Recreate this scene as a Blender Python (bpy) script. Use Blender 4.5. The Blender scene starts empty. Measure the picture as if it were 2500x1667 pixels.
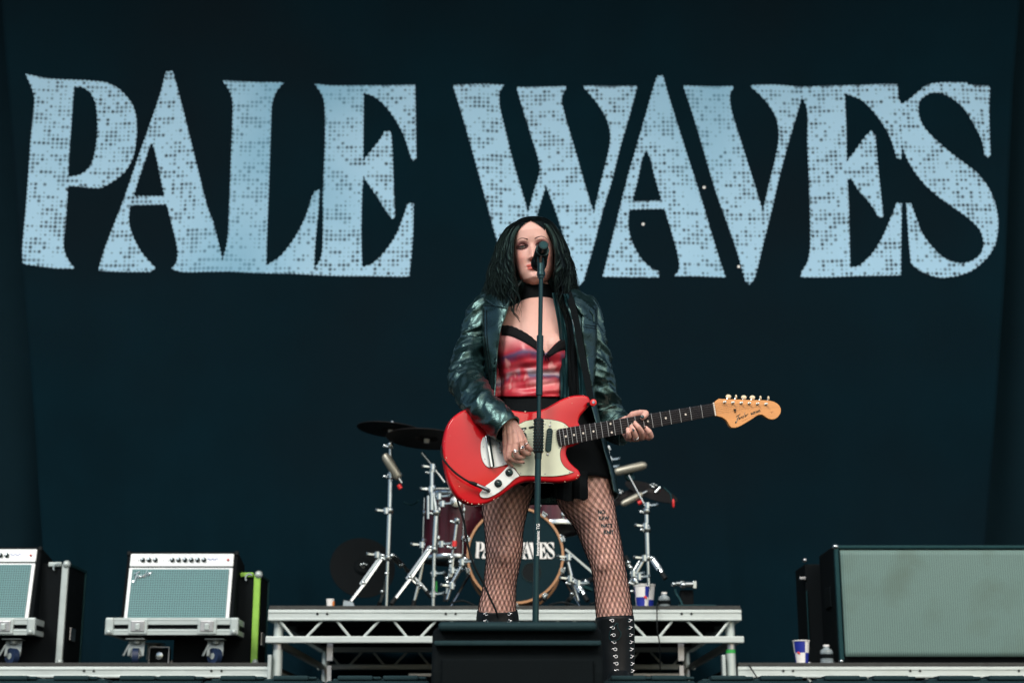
import bpy, bmesh, math, random
import numpy as np
from mathutils import Vector, Matrix, noise
from mathutils.bvhtree import BVHTree
from mathutils.geometry import delaunay_2d_cdt
random.seed(7)
PI = math.pi
C = bpy.context.scene.collection
scn = bpy.context.scene

# ---------------------------------------------------------------- camera, sky, sun, exposure
FPX, THETA, ZC = 3900.0, math.radians(15.0), -0.16        # focal length in photo pixels, pitch, height
cam_d = bpy.data.cameras.new('camera'); cam = bpy.data.objects.new('camera', cam_d); C.objects.link(cam)
cam_d.sensor_width = 36.0; cam_d.lens = FPX / 2500.0 * 36.0
cam_d.clip_start = 0.1; cam_d.clip_end = 2000
cam.location = (0, 0, ZC); cam.rotation_euler = (PI/2 + THETA, 0, 0)
cam_d.dof.use_dof = True; cam_d.dof.focus_distance = 5.13; cam_d.dof.aperture_fstop = 4.0
scn.camera = cam

w = bpy.data.worlds.new('World'); scn.world = w; w.use_nodes = True
SUN_EL, SUN_AZ = math.radians(38), math.radians(-28)      # behind the camera, a little to the left
wn = w.node_tree; bgn = wn.nodes['Background']
sky = wn.nodes.new('ShaderNodeTexSky'); sky.sky_type = 'NISHITA'; sky.sun_disc = False
sky.sun_elevation = SUN_EL; sky.sun_rotation = PI + SUN_AZ; sky.dust_density = 3.0; sky.air_density = 1.0; sky.ozone_density = 1.0
wn.links.new(sky.outputs[0], bgn.inputs[0]); bgn.inputs[1].default_value = 0.125
sl = bpy.data.lights.new('sun', 'SUN'); sl.energy = 2.0; sl.angle = math.radians(20); sl.color = (1.0, 0.93, 0.86)
so = bpy.data.objects.new('sun', sl); C.objects.link(so)
sdir = Vector((math.sin(SUN_AZ)*math.cos(SUN_EL), -math.cos(SUN_AZ)*math.cos(SUN_EL), math.sin(SUN_EL)))   # towards the sun
so.rotation_euler = sdir.to_track_quat('Z', 'Y').to_euler(); so.location = (-4, -6, 9)
vs = scn.view_settings; vs.view_transform = 'Standard'; vs.look = 'None'; vs.gamma = 1; vs.use_curve_mapping = False
vs.exposure = 0.3

# ---------------------------------------------------------------- photo pixel -> place, at a real distance
ct, st = math.cos(THETA), math.sin(THETA)
def ray(px, py):
    dx, dy = px - 1250.0, 833.5 - py
    return Vector((dx, FPX*ct - dy*st, FPX*st + dy*ct))
def W(px, py, Y):
    r = ray(px, py); k = Y / r.y
    return Vector((r.x*k, Y, ZC + r.z*k))
def mpp(py, Y): return Y / ray(1250, py).y                # metres per photo pixel

# ---------------------------------------------------------------- materials
MATS = {}
def mat(name, col, rough=0.5, metal=0.0, var=0.12, vscale=6.0, bump=0.0, bscale=60.0, coat=0.0, spec=0.5, sss=0.0, stretch=(1,1,1), rvar=0.1, tint=None):
    m = bpy.data.materials.new(name); m.use_nodes = True; nt = m.node_tree; N, L = nt.nodes, nt.links
    b = N['Principled BSDF']; b.inputs['Roughness'].default_value = rough; b.inputs['Metallic'].default_value = metal
    b.inputs['Specular IOR Level'].default_value = spec
    if tint: b.inputs['Specular Tint'].default_value = (*tint, 1)
    b.inputs['Coat Weight'].default_value = coat; b.inputs['Coat Roughness'].default_value = 0.06
    if sss: b.inputs['Subsurface Weight'].default_value = sss; b.inputs['Subsurface Radius'].default_value = (0.012, 0.004, 0.002); b.inputs['Subsurface Scale'].default_value = 1
    tc = N.new('ShaderNodeTexCoord'); mp = N.new('ShaderNodeMapping'); mp.inputs['Scale'].default_value = stretch
    L.new(tc.outputs['Object'], mp.inputs['Vector'])
    nz = N.new('ShaderNodeTexNoise'); nz.inputs['Scale'].default_value = vscale; nz.inputs['Detail'].default_value = 6; nz.inputs['Roughness'].default_value = .65
    L.new(mp.outputs[0], nz.inputs['Vector'])
    mx = N.new('ShaderNodeMix'); mx.data_type = 'RGBA'
    c = Vector(col[:3]); 
    mx.inputs[6].default_value = (*(c*(1-var*2)), 1); mx.inputs[7].default_value = (*[min(1, v*(1+var*2)) for v in c], 1)
    L.new(nz.outputs[0], mx.inputs[0]); L.new(mx.outputs[2], b.inputs['Base Color'])
    mr = N.new('ShaderNodeMapRange'); mr.inputs['To Min'].default_value = max(0.02, rough-rvar); mr.inputs['To Max'].default_value = min(1, rough+rvar)
    L.new(nz.outputs[0], mr.inputs[0]); L.new(mr.outputs[0], b.inputs['Roughness'])
    if bump:
        n2 = N.new('ShaderNodeTexNoise'); n2.inputs['Scale'].default_value = bscale; n2.inputs['Detail'].default_value = 4
        L.new(mp.outputs[0], n2.inputs['Vector'])
        bp = N.new('ShaderNodeBump'); bp.inputs['Strength'].default_value = bump; bp.inputs['Distance'].default_value = 0.002
        L.new(n2.outputs[0], bp.inputs['Height']); L.new(bp.outputs[0], b.inputs['Normal'])
    MATS[name] = m; return m
def nodes(m): return m.node_tree.nodes, m.node_tree.links, m.node_tree.nodes['Principled BSDF']

mat('banner_cloth', (.0014,.0105,.0165), .95, bump=.25, bscale=90, var=.25, vscale=.8, spec=.04)
mat('drape_cloth', (.0030,.0115,.0165), .95, bump=.2, bscale=120, var=.2, vscale=1.0, spec=.04)
mat('stage_ply', (.009,.013,.015), .8, spec=.1, bump=.4, bscale=150, var=.35, vscale=9)
mat('deck_edge', (.03,.035,.032), .7, bump=.3, bscale=80, var=.5, vscale=25)
mat('black_paint', (.004,.007,.008), .6, spec=.12, var=.2, bump=.1)
mat('black_rough', (.0035,.006,.007), .85, spec=.08, var=.25, bump=.5, bscale=400)
mat('wedge_top', (.012,.026,.03), .6, spec=.2, tint=(.5,.95,1), var=.2, bump=.4, bscale=400)
mat('black_rubber', (.006,.009,.010), .6, spec=.2, var=.2)
mat('chrome', (.44,.50,.51), .2, 1.0, var=.05, rvar=.06)
mat('dull_steel', (.42,.44,.45), .35, 1.0, var=.2, vscale=30)
mat('ebony_plastic', (.006,.010,.011), .3, var=.1, spec=.3, tint=(.5,.95,1))
mat('knob_white', (.75,.7,.6), .35, var=.05)
mat('cream_plastic', (.72,.62,.42), .35, var=.06)
mat('mic_silver', (.33,.33,.27), .4, .6, var=.12)
mat('grille_mesh_metal', (.03,.04,.04), .5, .7, var=.3, bump=1.0, bscale=700)
mat('red_plastic', (.6,.02,.02), .35, var=.08)
mat('orange_print', (.5,.16,.03), .5, var=.08)
mat('lime_tape', (.24,.50,.06), .5, var=.15, vscale=30)
mat('green_tape', (.02,.35,.06), .5, var=.1)
mat('white_print', (.75,.77,.75), .5, var=.06)
mat('blue_print', (.01,.025,.28), .4, var=.1)
mat('wheel_blue', (.006,.02,.06), .5, var=.15)
mat('case_black', (.003,.005,.006), .7, spec=.08, var=.25, bump=.3, bscale=200)
mat('clear_plastic', (.26,.32,.34), .12, var=.3, vscale=60, coat=.5)
mat('drum_head_black', (.006,.016,.021), .6, var=.15, spec=.12, tint=(.4,.9,1))
mat('hoop_wood', (.42,.22,.10), .4, var=.15, vscale=20, coat=.3)
mat('cymbal_bronze', (.012,.011,.011), .6, .2, spec=.2, var=.2, stretch=(1,1,1), vscale=12)
mat('ground_field', (.07,.075,.05), .95, var=.4, vscale=.6, bump=.5, bscale=12)
mat('roof_skin', (.05,.055,.06), .9, var=.1)

def alu(name, col, scratch=.35):
    m = mat(name, col, .42, .35, var=.1, vscale=14, bump=.25, bscale=40, stretch=(.35,1,1.6))
    N, L, b = nodes(m)
    src = b.inputs['Base Color'].links[0].from_socket
    tc = N.new('ShaderNodeTexCoord'); mp = N.new('ShaderNodeMapping'); mp.inputs['Scale'].default_value = (3, 3, 22); L.new(tc.outputs['Object'], mp.inputs[0])
    n = N.new('ShaderNodeTexNoise'); n.inputs['Scale'].default_value = 9; n.inputs['Detail'].default_value = 9; n.inputs['Roughness'].default_value = .75; L.new(mp.outputs[0], n.inputs[0])
    r = N.new('ShaderNodeValToRGB'); r.color_ramp.elements[0].position = .60; r.color_ramp.elements[1].position = .70; L.new(n.outputs[0], r.inputs[0])
    k = N.new('ShaderNodeMath'); k.operation = 'MULTIPLY'; k.inputs[1].default_value = scratch; L.new(r.outputs[0], k.inputs[0])
    mx = N.new('ShaderNodeMix'); mx.data_type = 'RGBA'; mx.inputs[7].default_value = (.08,.09,.09,1)
    L.new(k.outputs[0], mx.inputs[0]); L.new(src, mx.inputs[6]); L.new(mx.outputs[2], b.inputs['Base Color'])
alu('aluminium', (.50,.58,.565)); alu('aluminium_tube', (.47,.55,.53), .2); alu('case_aluminium', (.42,.50,.49), .5)

# perforated print of the big letters: round dark dots of varied size on a grid
def dots_material():
    m = mat('letter_print', (.30,.52,.68), .75, var=.07, vscale=.9)
    N, L, b = nodes(m); src = b.inputs['Base Color'].links[0].from_socket
    tc = N.new('ShaderNodeTexCoord'); sp = N.new('ShaderNodeSeparateXYZ'); L.new(tc.outputs['Object'], sp.inputs[0])
    PITCH = 0.0315
    def math_(op, a, bb=None, c=None):
        n = N.new('ShaderNodeMath'); n.operation = op
        for i, v in enumerate((a, bb, c)):
            if v is None: continue
            if isinstance(v, (int, float)): n.inputs[i].default_value = v
            else: L.new(v, n.inputs[i])
        return n.outputs[0]
    u = math_('DIVIDE', sp.outputs['X'], PITCH); v = math_('DIVIDE', sp.outputs['Z'], PITCH)
    fu = math_('FLOOR', u); fv = math_('FLOOR', v)
    cb = N.new('ShaderNodeCombineXYZ'); L.new(fu, cb.inputs[0]); L.new(fv, cb.inputs[1])
    wn_ = N.new('ShaderNodeTexWhiteNoise'); wn_.noise_dimensions = '2D'; L.new(cb.outputs[0], wn_.inputs[0])
    cb2 = N.new('ShaderNodeCombineXYZ'); L.new(math_('MULTIPLY', fu, .16), cb2.inputs[0]); L.new(math_('MULTIPLY', fv, .45), cb2.inputs[1])
    cl = N.new('ShaderNodeTexNoise'); cl.noise_dimensions = '2D'; cl.inputs['Scale'].default_value = 1.0; cl.inputs['Detail'].default_value = 2; L.new(cb2.outputs[0], cl.inputs[0])
    # dot radius: random per cell, larger in horizontal streaks
    rr = math_('ADD', math_('MULTIPLY', wn_.outputs[0], .55), math_('MULTIPLY', math_('SUBTRACT', cl.outputs[0], .5), 1.5))
    rad = math_('MULTIPLY', math_('MINIMUM', math_('MAXIMUM', math_('SUBTRACT', rr, .10), 0.0), .40), 1.0)
    cu = math_('SUBTRACT', math_('FRACT', u), .5); cv = math_('SUBTRACT', math_('FRACT', v), .5)
    d = math_('SQRT', math_('ADD', math_('MULTIPLY', cu, cu), math_('MULTIPLY', cv, cv)))
    sm = N.new('ShaderNodeMapRange'); sm.interpolation_type = 'SMOOTHSTEP'
    L.new(math_('SUBTRACT', rad, d), sm.inputs[0]); sm.inputs[1].default_value = -.05; sm.inputs[2].default_value = .06
    col = N.new('ShaderNodeSeparateColor'); L.new(wn_.outputs[1], col.inputs[0])
    strength = math_('MULTIPLY', sm.outputs[0], math_('ADD', math_('MULTIPLY', col.outputs[1], .35), .65))
    mx = N.new('ShaderNodeMix'); mx.data_type = 'RGBA'; mx.inputs[7].default_value = (.01,.03,.045,1)
    L.new(strength, mx.inputs[0]); L.new(src, mx.inputs[6]); L.new(mx.outputs[2], b.inputs['Base Color'])
dots_material()
def mottle(name, dark, scale, lo, hi):
    N, L, b = nodes(MATS[name]); src = b.inputs['Base Color'].links[0].from_socket
    tc = N.new('ShaderNodeTexCoord'); n = N.new('ShaderNodeTexNoise'); n.inputs['Scale'].default_value = scale; n.inputs['Detail'].default_value = 2; L.new(tc.outputs['Object'], n.inputs[0])
    r = N.new('ShaderNodeMapRange'); r.interpolation_type = 'SMOOTHSTEP'; r.inputs[1].default_value = lo; r.inputs[2].default_value = hi; L.new(n.outputs[0], r.inputs[0])
    mx = N.new('ShaderNodeMix'); mx.data_type = 'RGBA'; mx.inputs[7].default_value = (*dark, 1); L.new(r.outputs[0], mx.inputs[0]); L.new(src, mx.inputs[6]); L.new(mx.outputs[2], b.inputs['Base Color'])
mottle('banner_cloth', (.0035,.0068,.0095), .35, .35, .80)
mottle('letter_print', (.13,.33,.47), .45, .46, .74)

def weave_material(name, ca, cb, sx, sz, stain=None):
    m = mat(name, ca, .7, var=.05, vscale=3)
    N, L, b = nodes(m); src = b.inputs['Base Color'].links[0].from_socket
    tc = N.new('ShaderNodeTexCoord'); sp = N.new('ShaderNodeSeparateXYZ'); L.new(tc.outputs['Object'], sp.inputs[0])
    outs = []
    for ax, sc in (('X', sx), ('Z', sz)):
        k = N.new('ShaderNodeMath'); k.operation = 'MULTIPLY'; k.inputs[1].default_value = sc; L.new(sp.outputs[ax], k.inputs[0])
        s = N.new('ShaderNodeMath'); s.operation = 'SINE'; L.new(k.outputs[0], s.inputs[0]); outs.append(s.outputs[0])
    a = N.new('ShaderNodeMath'); a.operation = 'MAXIMUM'; L.new(outs[0], a.inputs[0]); L.new(outs[1], a.inputs[1])
    r = N.new('ShaderNodeMapRange'); r.inputs[1].default_value = -.3; r.inputs[2].default_value = .8; L.new(a.outputs[0], r.inputs[0])
    mx = N.new('ShaderNodeMix'); mx.data_type = 'RGBA'; mx.inputs[6].default_value = (*cb, 1)
    L.new(r.outputs[0], mx.inputs[0]); L.new(src, mx.inputs[7]); last = mx.outputs[2]
    if stain:
        n = N.new('ShaderNodeTexNoise'); n.inputs['Scale'].default_value = 3.2; n.inputs['Detail'].default_value = 5; L.new(tc.outputs['Object'], n.inputs[0])
        rp = N.new('ShaderNodeValToRGB'); rp.color_ramp.elements[0].position = .5; rp.color_ramp.elements[1].position = .72; L.new(n.outputs[0], rp.inputs[0])
        k = N.new('ShaderNodeMath'); k.operation = 'MULTIPLY'; k.inputs[1].default_value = .6; L.new(rp.outputs[0], k.inputs[0])
        m2 = N.new('ShaderNodeMix'); m2.data_type = 'RGBA'; m2.inputs[7].default_value = (*stain, 1); L.new(k.outputs[0], m2.inputs[0]); L.new(last, m2.inputs[6]); last = m2.outputs[2]
    L.new(last, b.inputs['Base Color'])
weave_material('amp_grille_cloth', (.13,.29,.30), (.03,.07,.075), 2*PI/.0125, 2*PI/.0125)
weave_material('cabinet_grille_cloth', (.145,.25,.225), (.05,.095,.085), 2*PI/.0120, 2*PI/.0031, stain=(.06,.085,.055))

def skin_material():
    m = mat('skin', (.68,.405,.335), .5, var=.05, vscale=30, bump=.15, bscale=500, sss=.12)
    N, L, b = nodes(m); src = b.inputs['Base Color'].links[0].from_socket
    at = N.new('ShaderNodeAttribute'); at.attribute_name = 'Col'
    mx = N.new('ShaderNodeMix'); mx.data_type = 'RGBA'; mx.blend_type = 'MULTIPLY'; mx.inputs[0].default_value = 1
    L.new(src, mx.inputs[6]); L.new(at.outputs['Color'], mx.inputs[7]); L.new(mx.outputs[2], b.inputs['Base Color'])
skin_material()
def leather():
    m = mat('leather', (.0045,.013,.014), .29, var=.3, vscale=20, bump=.35, bscale=240, spec=1.0, rvar=.09, tint=(.55,.98,.95))
    N, L, b = nodes(m)
    bp = b.inputs['Normal'].links[0].from_node
    tc = N.new('ShaderNodeTexCoord'); mp = N.new('ShaderNodeMapping'); mp.inputs['Scale'].default_value = (1.0, 1, 1.6); L.new(tc.outputs['Object'], mp.inputs[0])
    n = N.new('ShaderNodeTexNoise'); n.inputs['Scale'].default_value = 17; n.inputs['Detail'].default_value = 4; n.inputs['Distortion'].default_value = 1.5; L.new(mp.outputs[0], n.inputs[0])
    b2 = N.new('ShaderNodeBump'); b2.inputs['Strength'].default_value = .28; b2.inputs['Distance'].default_value = .006
    L.new(n.outputs[0], b2.inputs['Height']); L.new(b2.outputs[0], bp.inputs['Normal'])
leather()
mat('black_cloth', (.004,.006,.007), .85, var=.2, bump=.3, bscale=300, spec=.1)
mat('lace', (.005,.006,.007), .8, var=.2, bump=1.0, bscale=500, spec=.15)
mat('lining_satin', (.005,.022,.026), .45, spec=.35, tint=(.4,.95,1), var=.3, bump=.2, bscale=60)
mat('hair_black', (.0022,.003,.0032), .30, bump=.5, bscale=420, var=.3, vscale=80, spec=.17, rvar=.08, tint=(.5,1,.9))
mat('boot_leather', (.004,.006,.007), .45, spec=.2, var=.2, bump=.3, bscale=120)
mat('net_thread', (.012,.008,.009), .8, var=.1, spec=.1)
mat('nail_teal', (.005,.035,.045), .2, var=.05, coat=.6)
mat('nail_black', (.006,.007,.008), .2, var=.05, coat=.6)
mat('silver', (.6,.62,.62), .22, 1.0, var=.25, vscale=200)
mat('tattoo_ink', (.03,.07,.08), .6, var=.1)
mat('eye_white', (.26,.24,.23), .25, var=.03, coat=.3)
mat('iris_green', (.02,.03,.027), .2, var=.2, vscale=300, coat=.5)
mat('lip', (.5,.10,.08), .4, var=.05)
def camisole_material():
    m = mat('camisole_satin', (.55,.04,.06), .38, var=.1, vscale=8, bump=.1, bscale=200)
    N, L, b = nodes(m)
    tc = N.new('ShaderNodeTexCoord'); 
    def ns(scale, sc, dist=.0, detail=2):
        mp = N.new('ShaderNodeMapping'); mp.inputs['Scale'].default_value = sc; L.new(tc.outputs['Object'], mp.inputs[0])
        n = N.new('ShaderNodeTexNoise'); n.inputs['Scale'].default_value = scale; n.inputs['Detail'].default_value = detail; n.inputs['Distortion'].default_value = dist
        L.new(mp.outputs[0], n.inputs[0]); return n.outputs[0]
    def ramp(f, a, bb):
        r = N.new('ShaderNodeMapRange'); r.inputs[1].default_value = a; r.inputs[2].default_value = bb; r.interpolation_type = 'SMOOTHSTEP'; L.new(f, r.inputs[0]); return r.outputs[0]
    def mix(f, A, B):
        x = N.new('ShaderNodeMix'); x.data_type = 'RGBA'; L.new(f, x.inputs[0])
        for i, c in ((6, A), (7, B)):
            if isinstance(c, tuple): x.inputs[i].default_value = (*c, 1)
            else: L.new(c, x.inputs[i])
        return x.outputs[2]
    sp = N.new('ShaderNodeSeparateXYZ'); L.new(tc.outputs['Object'], sp.inputs[0])
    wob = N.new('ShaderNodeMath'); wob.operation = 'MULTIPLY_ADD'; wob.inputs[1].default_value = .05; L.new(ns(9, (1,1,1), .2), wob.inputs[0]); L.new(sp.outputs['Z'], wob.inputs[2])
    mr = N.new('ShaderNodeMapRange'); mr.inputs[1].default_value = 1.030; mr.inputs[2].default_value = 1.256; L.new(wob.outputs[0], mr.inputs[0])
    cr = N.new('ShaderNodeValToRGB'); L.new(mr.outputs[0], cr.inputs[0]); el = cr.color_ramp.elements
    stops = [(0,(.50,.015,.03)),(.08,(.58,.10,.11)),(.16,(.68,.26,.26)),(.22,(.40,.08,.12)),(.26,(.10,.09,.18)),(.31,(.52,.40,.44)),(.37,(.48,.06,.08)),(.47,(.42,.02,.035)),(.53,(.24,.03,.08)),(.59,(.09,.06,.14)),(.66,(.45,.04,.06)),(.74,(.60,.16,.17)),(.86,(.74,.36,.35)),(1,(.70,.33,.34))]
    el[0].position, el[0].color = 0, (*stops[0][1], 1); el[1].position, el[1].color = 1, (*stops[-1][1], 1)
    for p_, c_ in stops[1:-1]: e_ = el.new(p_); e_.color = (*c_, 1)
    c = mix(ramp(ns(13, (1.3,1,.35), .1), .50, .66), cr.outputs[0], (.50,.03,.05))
    c = mix(ramp(ns(16, (1.2,1,.9), .1), .60, .72), c, (.66,.27,.27))  # pink patches and pink bust paint the satin's highlights over the plaid
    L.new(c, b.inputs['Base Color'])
camisole_material()
mat('guitar_red', (.54,.006,.012), .35, var=.10, vscale=5, coat=.5, spec=.15, bump=.03, bscale=30)
mat('mint_pickguard', (.62,.68,.50), .4, var=.05, vscale=20, coat=.3)
mat('white_plate', (.62,.68,.68), .3, .2, var=.06, coat=.3)
mat('maple', (.68,.31,.10), .4, var=.12, vscale=12, stretch=(1,1,6), coat=.15, spec=.3)
mat('maple_back', (.40,.17,.06), .4, var=.12, vscale=12, coat=.4)
mat('rosewood', (.014,.013,.014), .7, spec=.15, var=.35, vscale=30, stretch=(1,1,8))
mat('chip_primer', (.65,.48,.34), .6, var=.2)
mat('drum_wood_red', (.034,.004,.009), .4, var=.9, vscale=9, stretch=(5,5,.6), coat=.25, spec=.2)

# ---------------------------------------------------------------- mesh builder
class MB:
    def __init__(s): s.v = []; s.f = []; s.mi = []; s.cur = 0
    def add(s, vs_, fs):
        o = len(s.v); s.v.extend(Vector(p) for p in vs_); s.f.extend([tuple(i+o for i in f) for f in fs]); s.mi.extend([s.cur]*len(fs)); return s
    def box(s, c, d, rot=None):
        c = Vector(c); hx, hy, hz = d[0]/2, d[1]/2, d[2]/2
        P = [Vector((x, y, z)) for x in (-hx, hx) for y in (-hy, hy) for z in (-hz, hz)]
        if rot is not None: P = [rot @ p for p in P]
        return s.add([c+p for p in P], [(0,1,3,2),(4,6,7,5),(0,4,5,1),(2,3,7,6),(0,2,6,4),(1,5,7,3)])
    def bar(s, a, b, wx, wy, up=Vector((0,0,1))):
        a, b = Vector(a), Vector(b); t = (b-a); ln = t.length; t.normalize()
        if abs(t.dot(up)) > .98: up = Vector((0,1,0))
        u = t.cross(up).normalized(); v = u.cross(t).normalized()
        R = Matrix((u, v, t)).transposed()
        return s.box((a+b)/2, (wx, wy, ln), R)
    def loft(s, rings, cap=True):
        n = len(rings[0]); vv = [p for r in rings for p in r]; F = []
        for i in range(len(rings)-1):
            for j in range(n):
                k = (j+1) % n; F.append((i*n+j, i*n+k, (i+1)*n+k, (i+1)*n+j))
        if cap:
            F.append(tuple(range(n))[::-1]); F.append(tuple((len(rings)-1)*n+j for j in range(n)))
        return s.add(vv, F)
    def tube(s, pts, r, n=8, cap=True, flat=1.0):
        pts = [Vector(p) for p in pts]
        if not hasattr(r, '__len__'): r = [r]*len(pts)
        rings = []; u = None
        for i, p in enumerate(pts):
            t = (pts[min(i+1, len(pts)-1)] - pts[max(i-1, 0)])
            if t.length < 1e-9: t = Vector((0,0,1))
            t.normalize()
            if u is None: u = t.cross(Vector((0,1,0)) if abs(t.y) < .9 else Vector((1,0,0))).normalized()
            else:
                u = (u - t*u.dot(t)); 
                if u.length < 1e-6: u = t.orthogonal()
                u.normalize()
            v = t.cross(u)
            rings.append([p + u*math.cos(2*PI*j/n)*r[i] + v*math.sin(2*PI*j/n)*r[i]*flat for j in range(n)])
        return s.loft(rings, cap)
    def lathe(s, o, axis, prof, n=24, cap=True):
        o = Vector(o); t = Vector(axis).normalized(); u = t.orthogonal().normalized(); v = t.cross(u)
        return s.loft([[o + t*h + u*math.cos(2*PI*j/n)*max(r, 1e-5) + v*math.sin(2*PI*j/n)*max(r, 1e-5) for j in range(n)] for h, r in prof], cap)
    def ball(s, c, r, n=12, m=8, R=None):
        if not hasattr(r, '__len__'): r = (r, r, r)
        c = Vector(c); rings = []
        for i in range(m+1):
            a = PI*i/m - PI/2; ca, sa = max(math.cos(a), 1e-4), math.sin(a); ring = []
            for j in range(n):
                q = Vector((r[0]*ca*math.cos(2*PI*j/n), r[1]*ca*math.sin(2*PI*j/n), r[2]*sa))
                ring.append(c + (R @ q if R is not None else q))
            rings.append(ring)
        return s.loft(rings, True)
    def torus(s, c, axis, R, r, n=24, m=8, a0=0, a1=2*PI, sc=1.0):
        c = Vector(c); t = Vector(axis).normalized(); u = t.orthogonal().normalized(); v = t.cross(u)
        full = abs(a1-a0-2*PI) < 1e-6; k = n if full else n+1; V = []
        for i in range(k):
            a = a0 + (a1-a0)*i/n; d = u*math.cos(a) + v*math.sin(a)*sc
            for j in range(m):
                bb = 2*PI*j/m; V.append(c + d*R + d.normalized()*math.cos(bb)*r + t*math.sin(bb)*r)
        F = []
        for i in range(n):
            i2 = (i+1) % k
            for j in range(m):
                j2 = (j+1) % m; F.append((i*m+j, i*m+j2, i2*m+j2, i2*m+j))
        return s.add(V, F)
    def prism(s, poly, back, holes=None):
        """poly: 3D points of the front outline, back: vector to the rear outline"""
        n = len(poly); back = Vector(back); P = [Vector(p) for p in poly]
        s.add(P + [p+back for p in P], [tuple(range(n))] + [tuple(range(2*n-1, n-1, -1))] + [(j, (j+1) % n + 0, (j+1) % n + n, j+n)[::-1] for j in range(n)])
        return s
    def build(s, name, material, parent=None, smooth=True, bevel=0, seg=2, col=None, angle=40):
        me = bpy.data.meshes.new(name); off = Vector(parent.get('base_loc', (0,0,0))) if parent else Vector((0,0,0))
        me.from_pydata([tuple(p - off) for p in s.v], [], s.f)
        ms = material if isinstance(material, (list, tuple)) else [material]
        for m in ms: me.materials.append(MATS[m])
        if len(ms) > 1: me.polygons.foreach_set('material_index', s.mi)
        bm = bmesh.new(); bm.from_mesh(me); bmesh.ops.recalc_face_normals(bm, faces=bm.faces); bm.to_mesh(me); bm.free()
        if smooth:
            me.polygons.foreach_set('use_smooth', [True]*len(me.polygons)); me.set_sharp_from_angle(angle=math.radians(angle))
        if col is not None:
            a = me.color_attributes.new('Col', 'FLOAT_COLOR', 'POINT'); a.data.foreach_set('color', np.asarray(col, dtype=np.float32).ravel())
        o = bpy.data.objects.new(name, me); C.objects.link(o)
        if parent: o.parent = parent if parent.get('base_loc') is not None else parent
        if bevel:
            b = o.modifiers.new('bevel', 'BEVEL'); b.width = bevel; b.segments = seg; b.limit_method = 'ANGLE'; b.angle_limit = math.radians(35)
        if parent and parent.get('base_loc') is not None: o['base_loc'] = parent['base_loc']
        return o
def thing(name, loc, label, cat, group=None):
    o = bpy.data.objects.new(name, None); C.objects.link(o); o.empty_display_size = .05
    o.location = loc; o['base_loc'] = tuple(loc); o['label'] = label; o['category'] = cat
    if group: o['group'] = group
    return o
def tag(o, label, cat, group=None):
    o['label'] = label; o['category'] = cat
    if group: o['group'] = group
    return o
def struct(o): o['kind'] = 'structure'; return o
def copy_tree(o, parent=None):
    c = o.copy(); C.objects.link(c)
    if parent: c.parent = parent
    for ch in list(o.children): copy_tree(ch, c)
    return c
def crom(P, n):
    """Catmull-Rom through rows of numbers; n samples per span"""
    P = [np.array(p, float) for p in P]; out = []
    for i in range(len(P)-1):
        p0 = P[max(i-1, 0)]; p1 = P[i]; p2 = P[i+1]; p3 = P[min(i+2, len(P)-1)]
        for k in range(n):
            t = k/n; out.append(.5*((2*p1)+(-p0+p2)*t+(2*p0-5*p1+4*p2-p3)*t*t+(-p0+3*p1-3*p2+p3)*t**3))
    out.append(P[-1]); return out
def ell_rings(rows, n=40, per=4, expo=2.0, level=False):
    """rows: (px, py, Y, rx_px, ry_m) -> smooth loft rings, horizontal-ish ellipses around a roughly upright limb"""
    R = crom(rows, per); cs = [W(r[0], r[1], r[2]) for r in R]; rings = []
    for i, r in enumerate(R):
        t = (cs[min(i+1, len(cs)-1)] - cs[max(i-1, 0)]).normalized()
        side = (Vector((1,0,0)) - t*t.x).normalized(); dep = side.cross(t).normalized()
        if dep.y > 0: dep = -dep
        if level: side, dep = Vector((1,0,0)), Vector((0,-1,0))
        rx = r[3]*mpp(r[1], r[2]); ry = r[4]
        ring = []
        for j in range(n):
            a = 2*PI*j/n; cx, sy = math.cos(a), math.sin(a)
            ex = 2.0/expo
            ring.append(cs[i] + side*rx*math.copysign(abs(cx)**ex, cx) + dep*ry*math.copysign(abs(sy)**ex, sy))
        rings.append(ring)
    return rings
def interp(tab, x):
    xs = [t[0] for t in tab]; return [float(np.interp(x, xs, [t[k] for t in tab])) for k in range(1, len(tab[0]))]
def voxel(mb, size, smooth=4, fac=.5):
    me = bpy.data.meshes.new('tmp'); me.from_pydata([tuple(p) for p in mb.v], [], mb.f)
    bm = bmesh.new(); bm.from_mesh(me); bmesh.ops.recalc_face_normals(bm, faces=bm.faces); bm.to_mesh(me); bm.free()
    o = bpy.data.objects.new('tmp', me); C.objects.link(o)
    r = o.modifiers.new('r', 'REMESH'); r.mode = 'VOXEL'; r.voxel_size = size
    if smooth: q = o.modifiers.new('s', 'SMOOTH'); q.factor = fac; q.iterations = smooth
    dg = bpy.context.evaluated_depsgraph_get(); e = o.evaluated_get(dg); m2 = e.to_mesh()
    V = [v.co.copy() for v in m2.vertices]; F = [tuple(p.vertices) for p in m2.polygons]
    e.to_mesh_clear(); bpy.data.objects.remove(o); bpy.data.meshes.remove(me)
    out = MB(); out.v = V; out.f = F; out.mi = [0]*len(F); return out
def text_polys(s, size=1.0, align='CENTER', bold=0.0):
    cu = bpy.data.curves.new('t', 'FONT'); cu.body = s; cu.size = size; cu.align_x = align; cu.align_y = 'CENTER'; cu.offset = bold
    o = bpy.data.objects.new('t', cu); C.objects.link(o)
    dg = bpy.context.evaluated_depsgraph_get(); e = o.evaluated_get(dg); me = e.to_mesh()
    V = [v.co.copy() for v in me.vertices]; F = [tuple(p.vertices) for p in me.polygons]; e.to_mesh_clear()
    bpy.data.objects.remove(o); bpy.data.curves.remove(cu); return V, F
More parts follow.
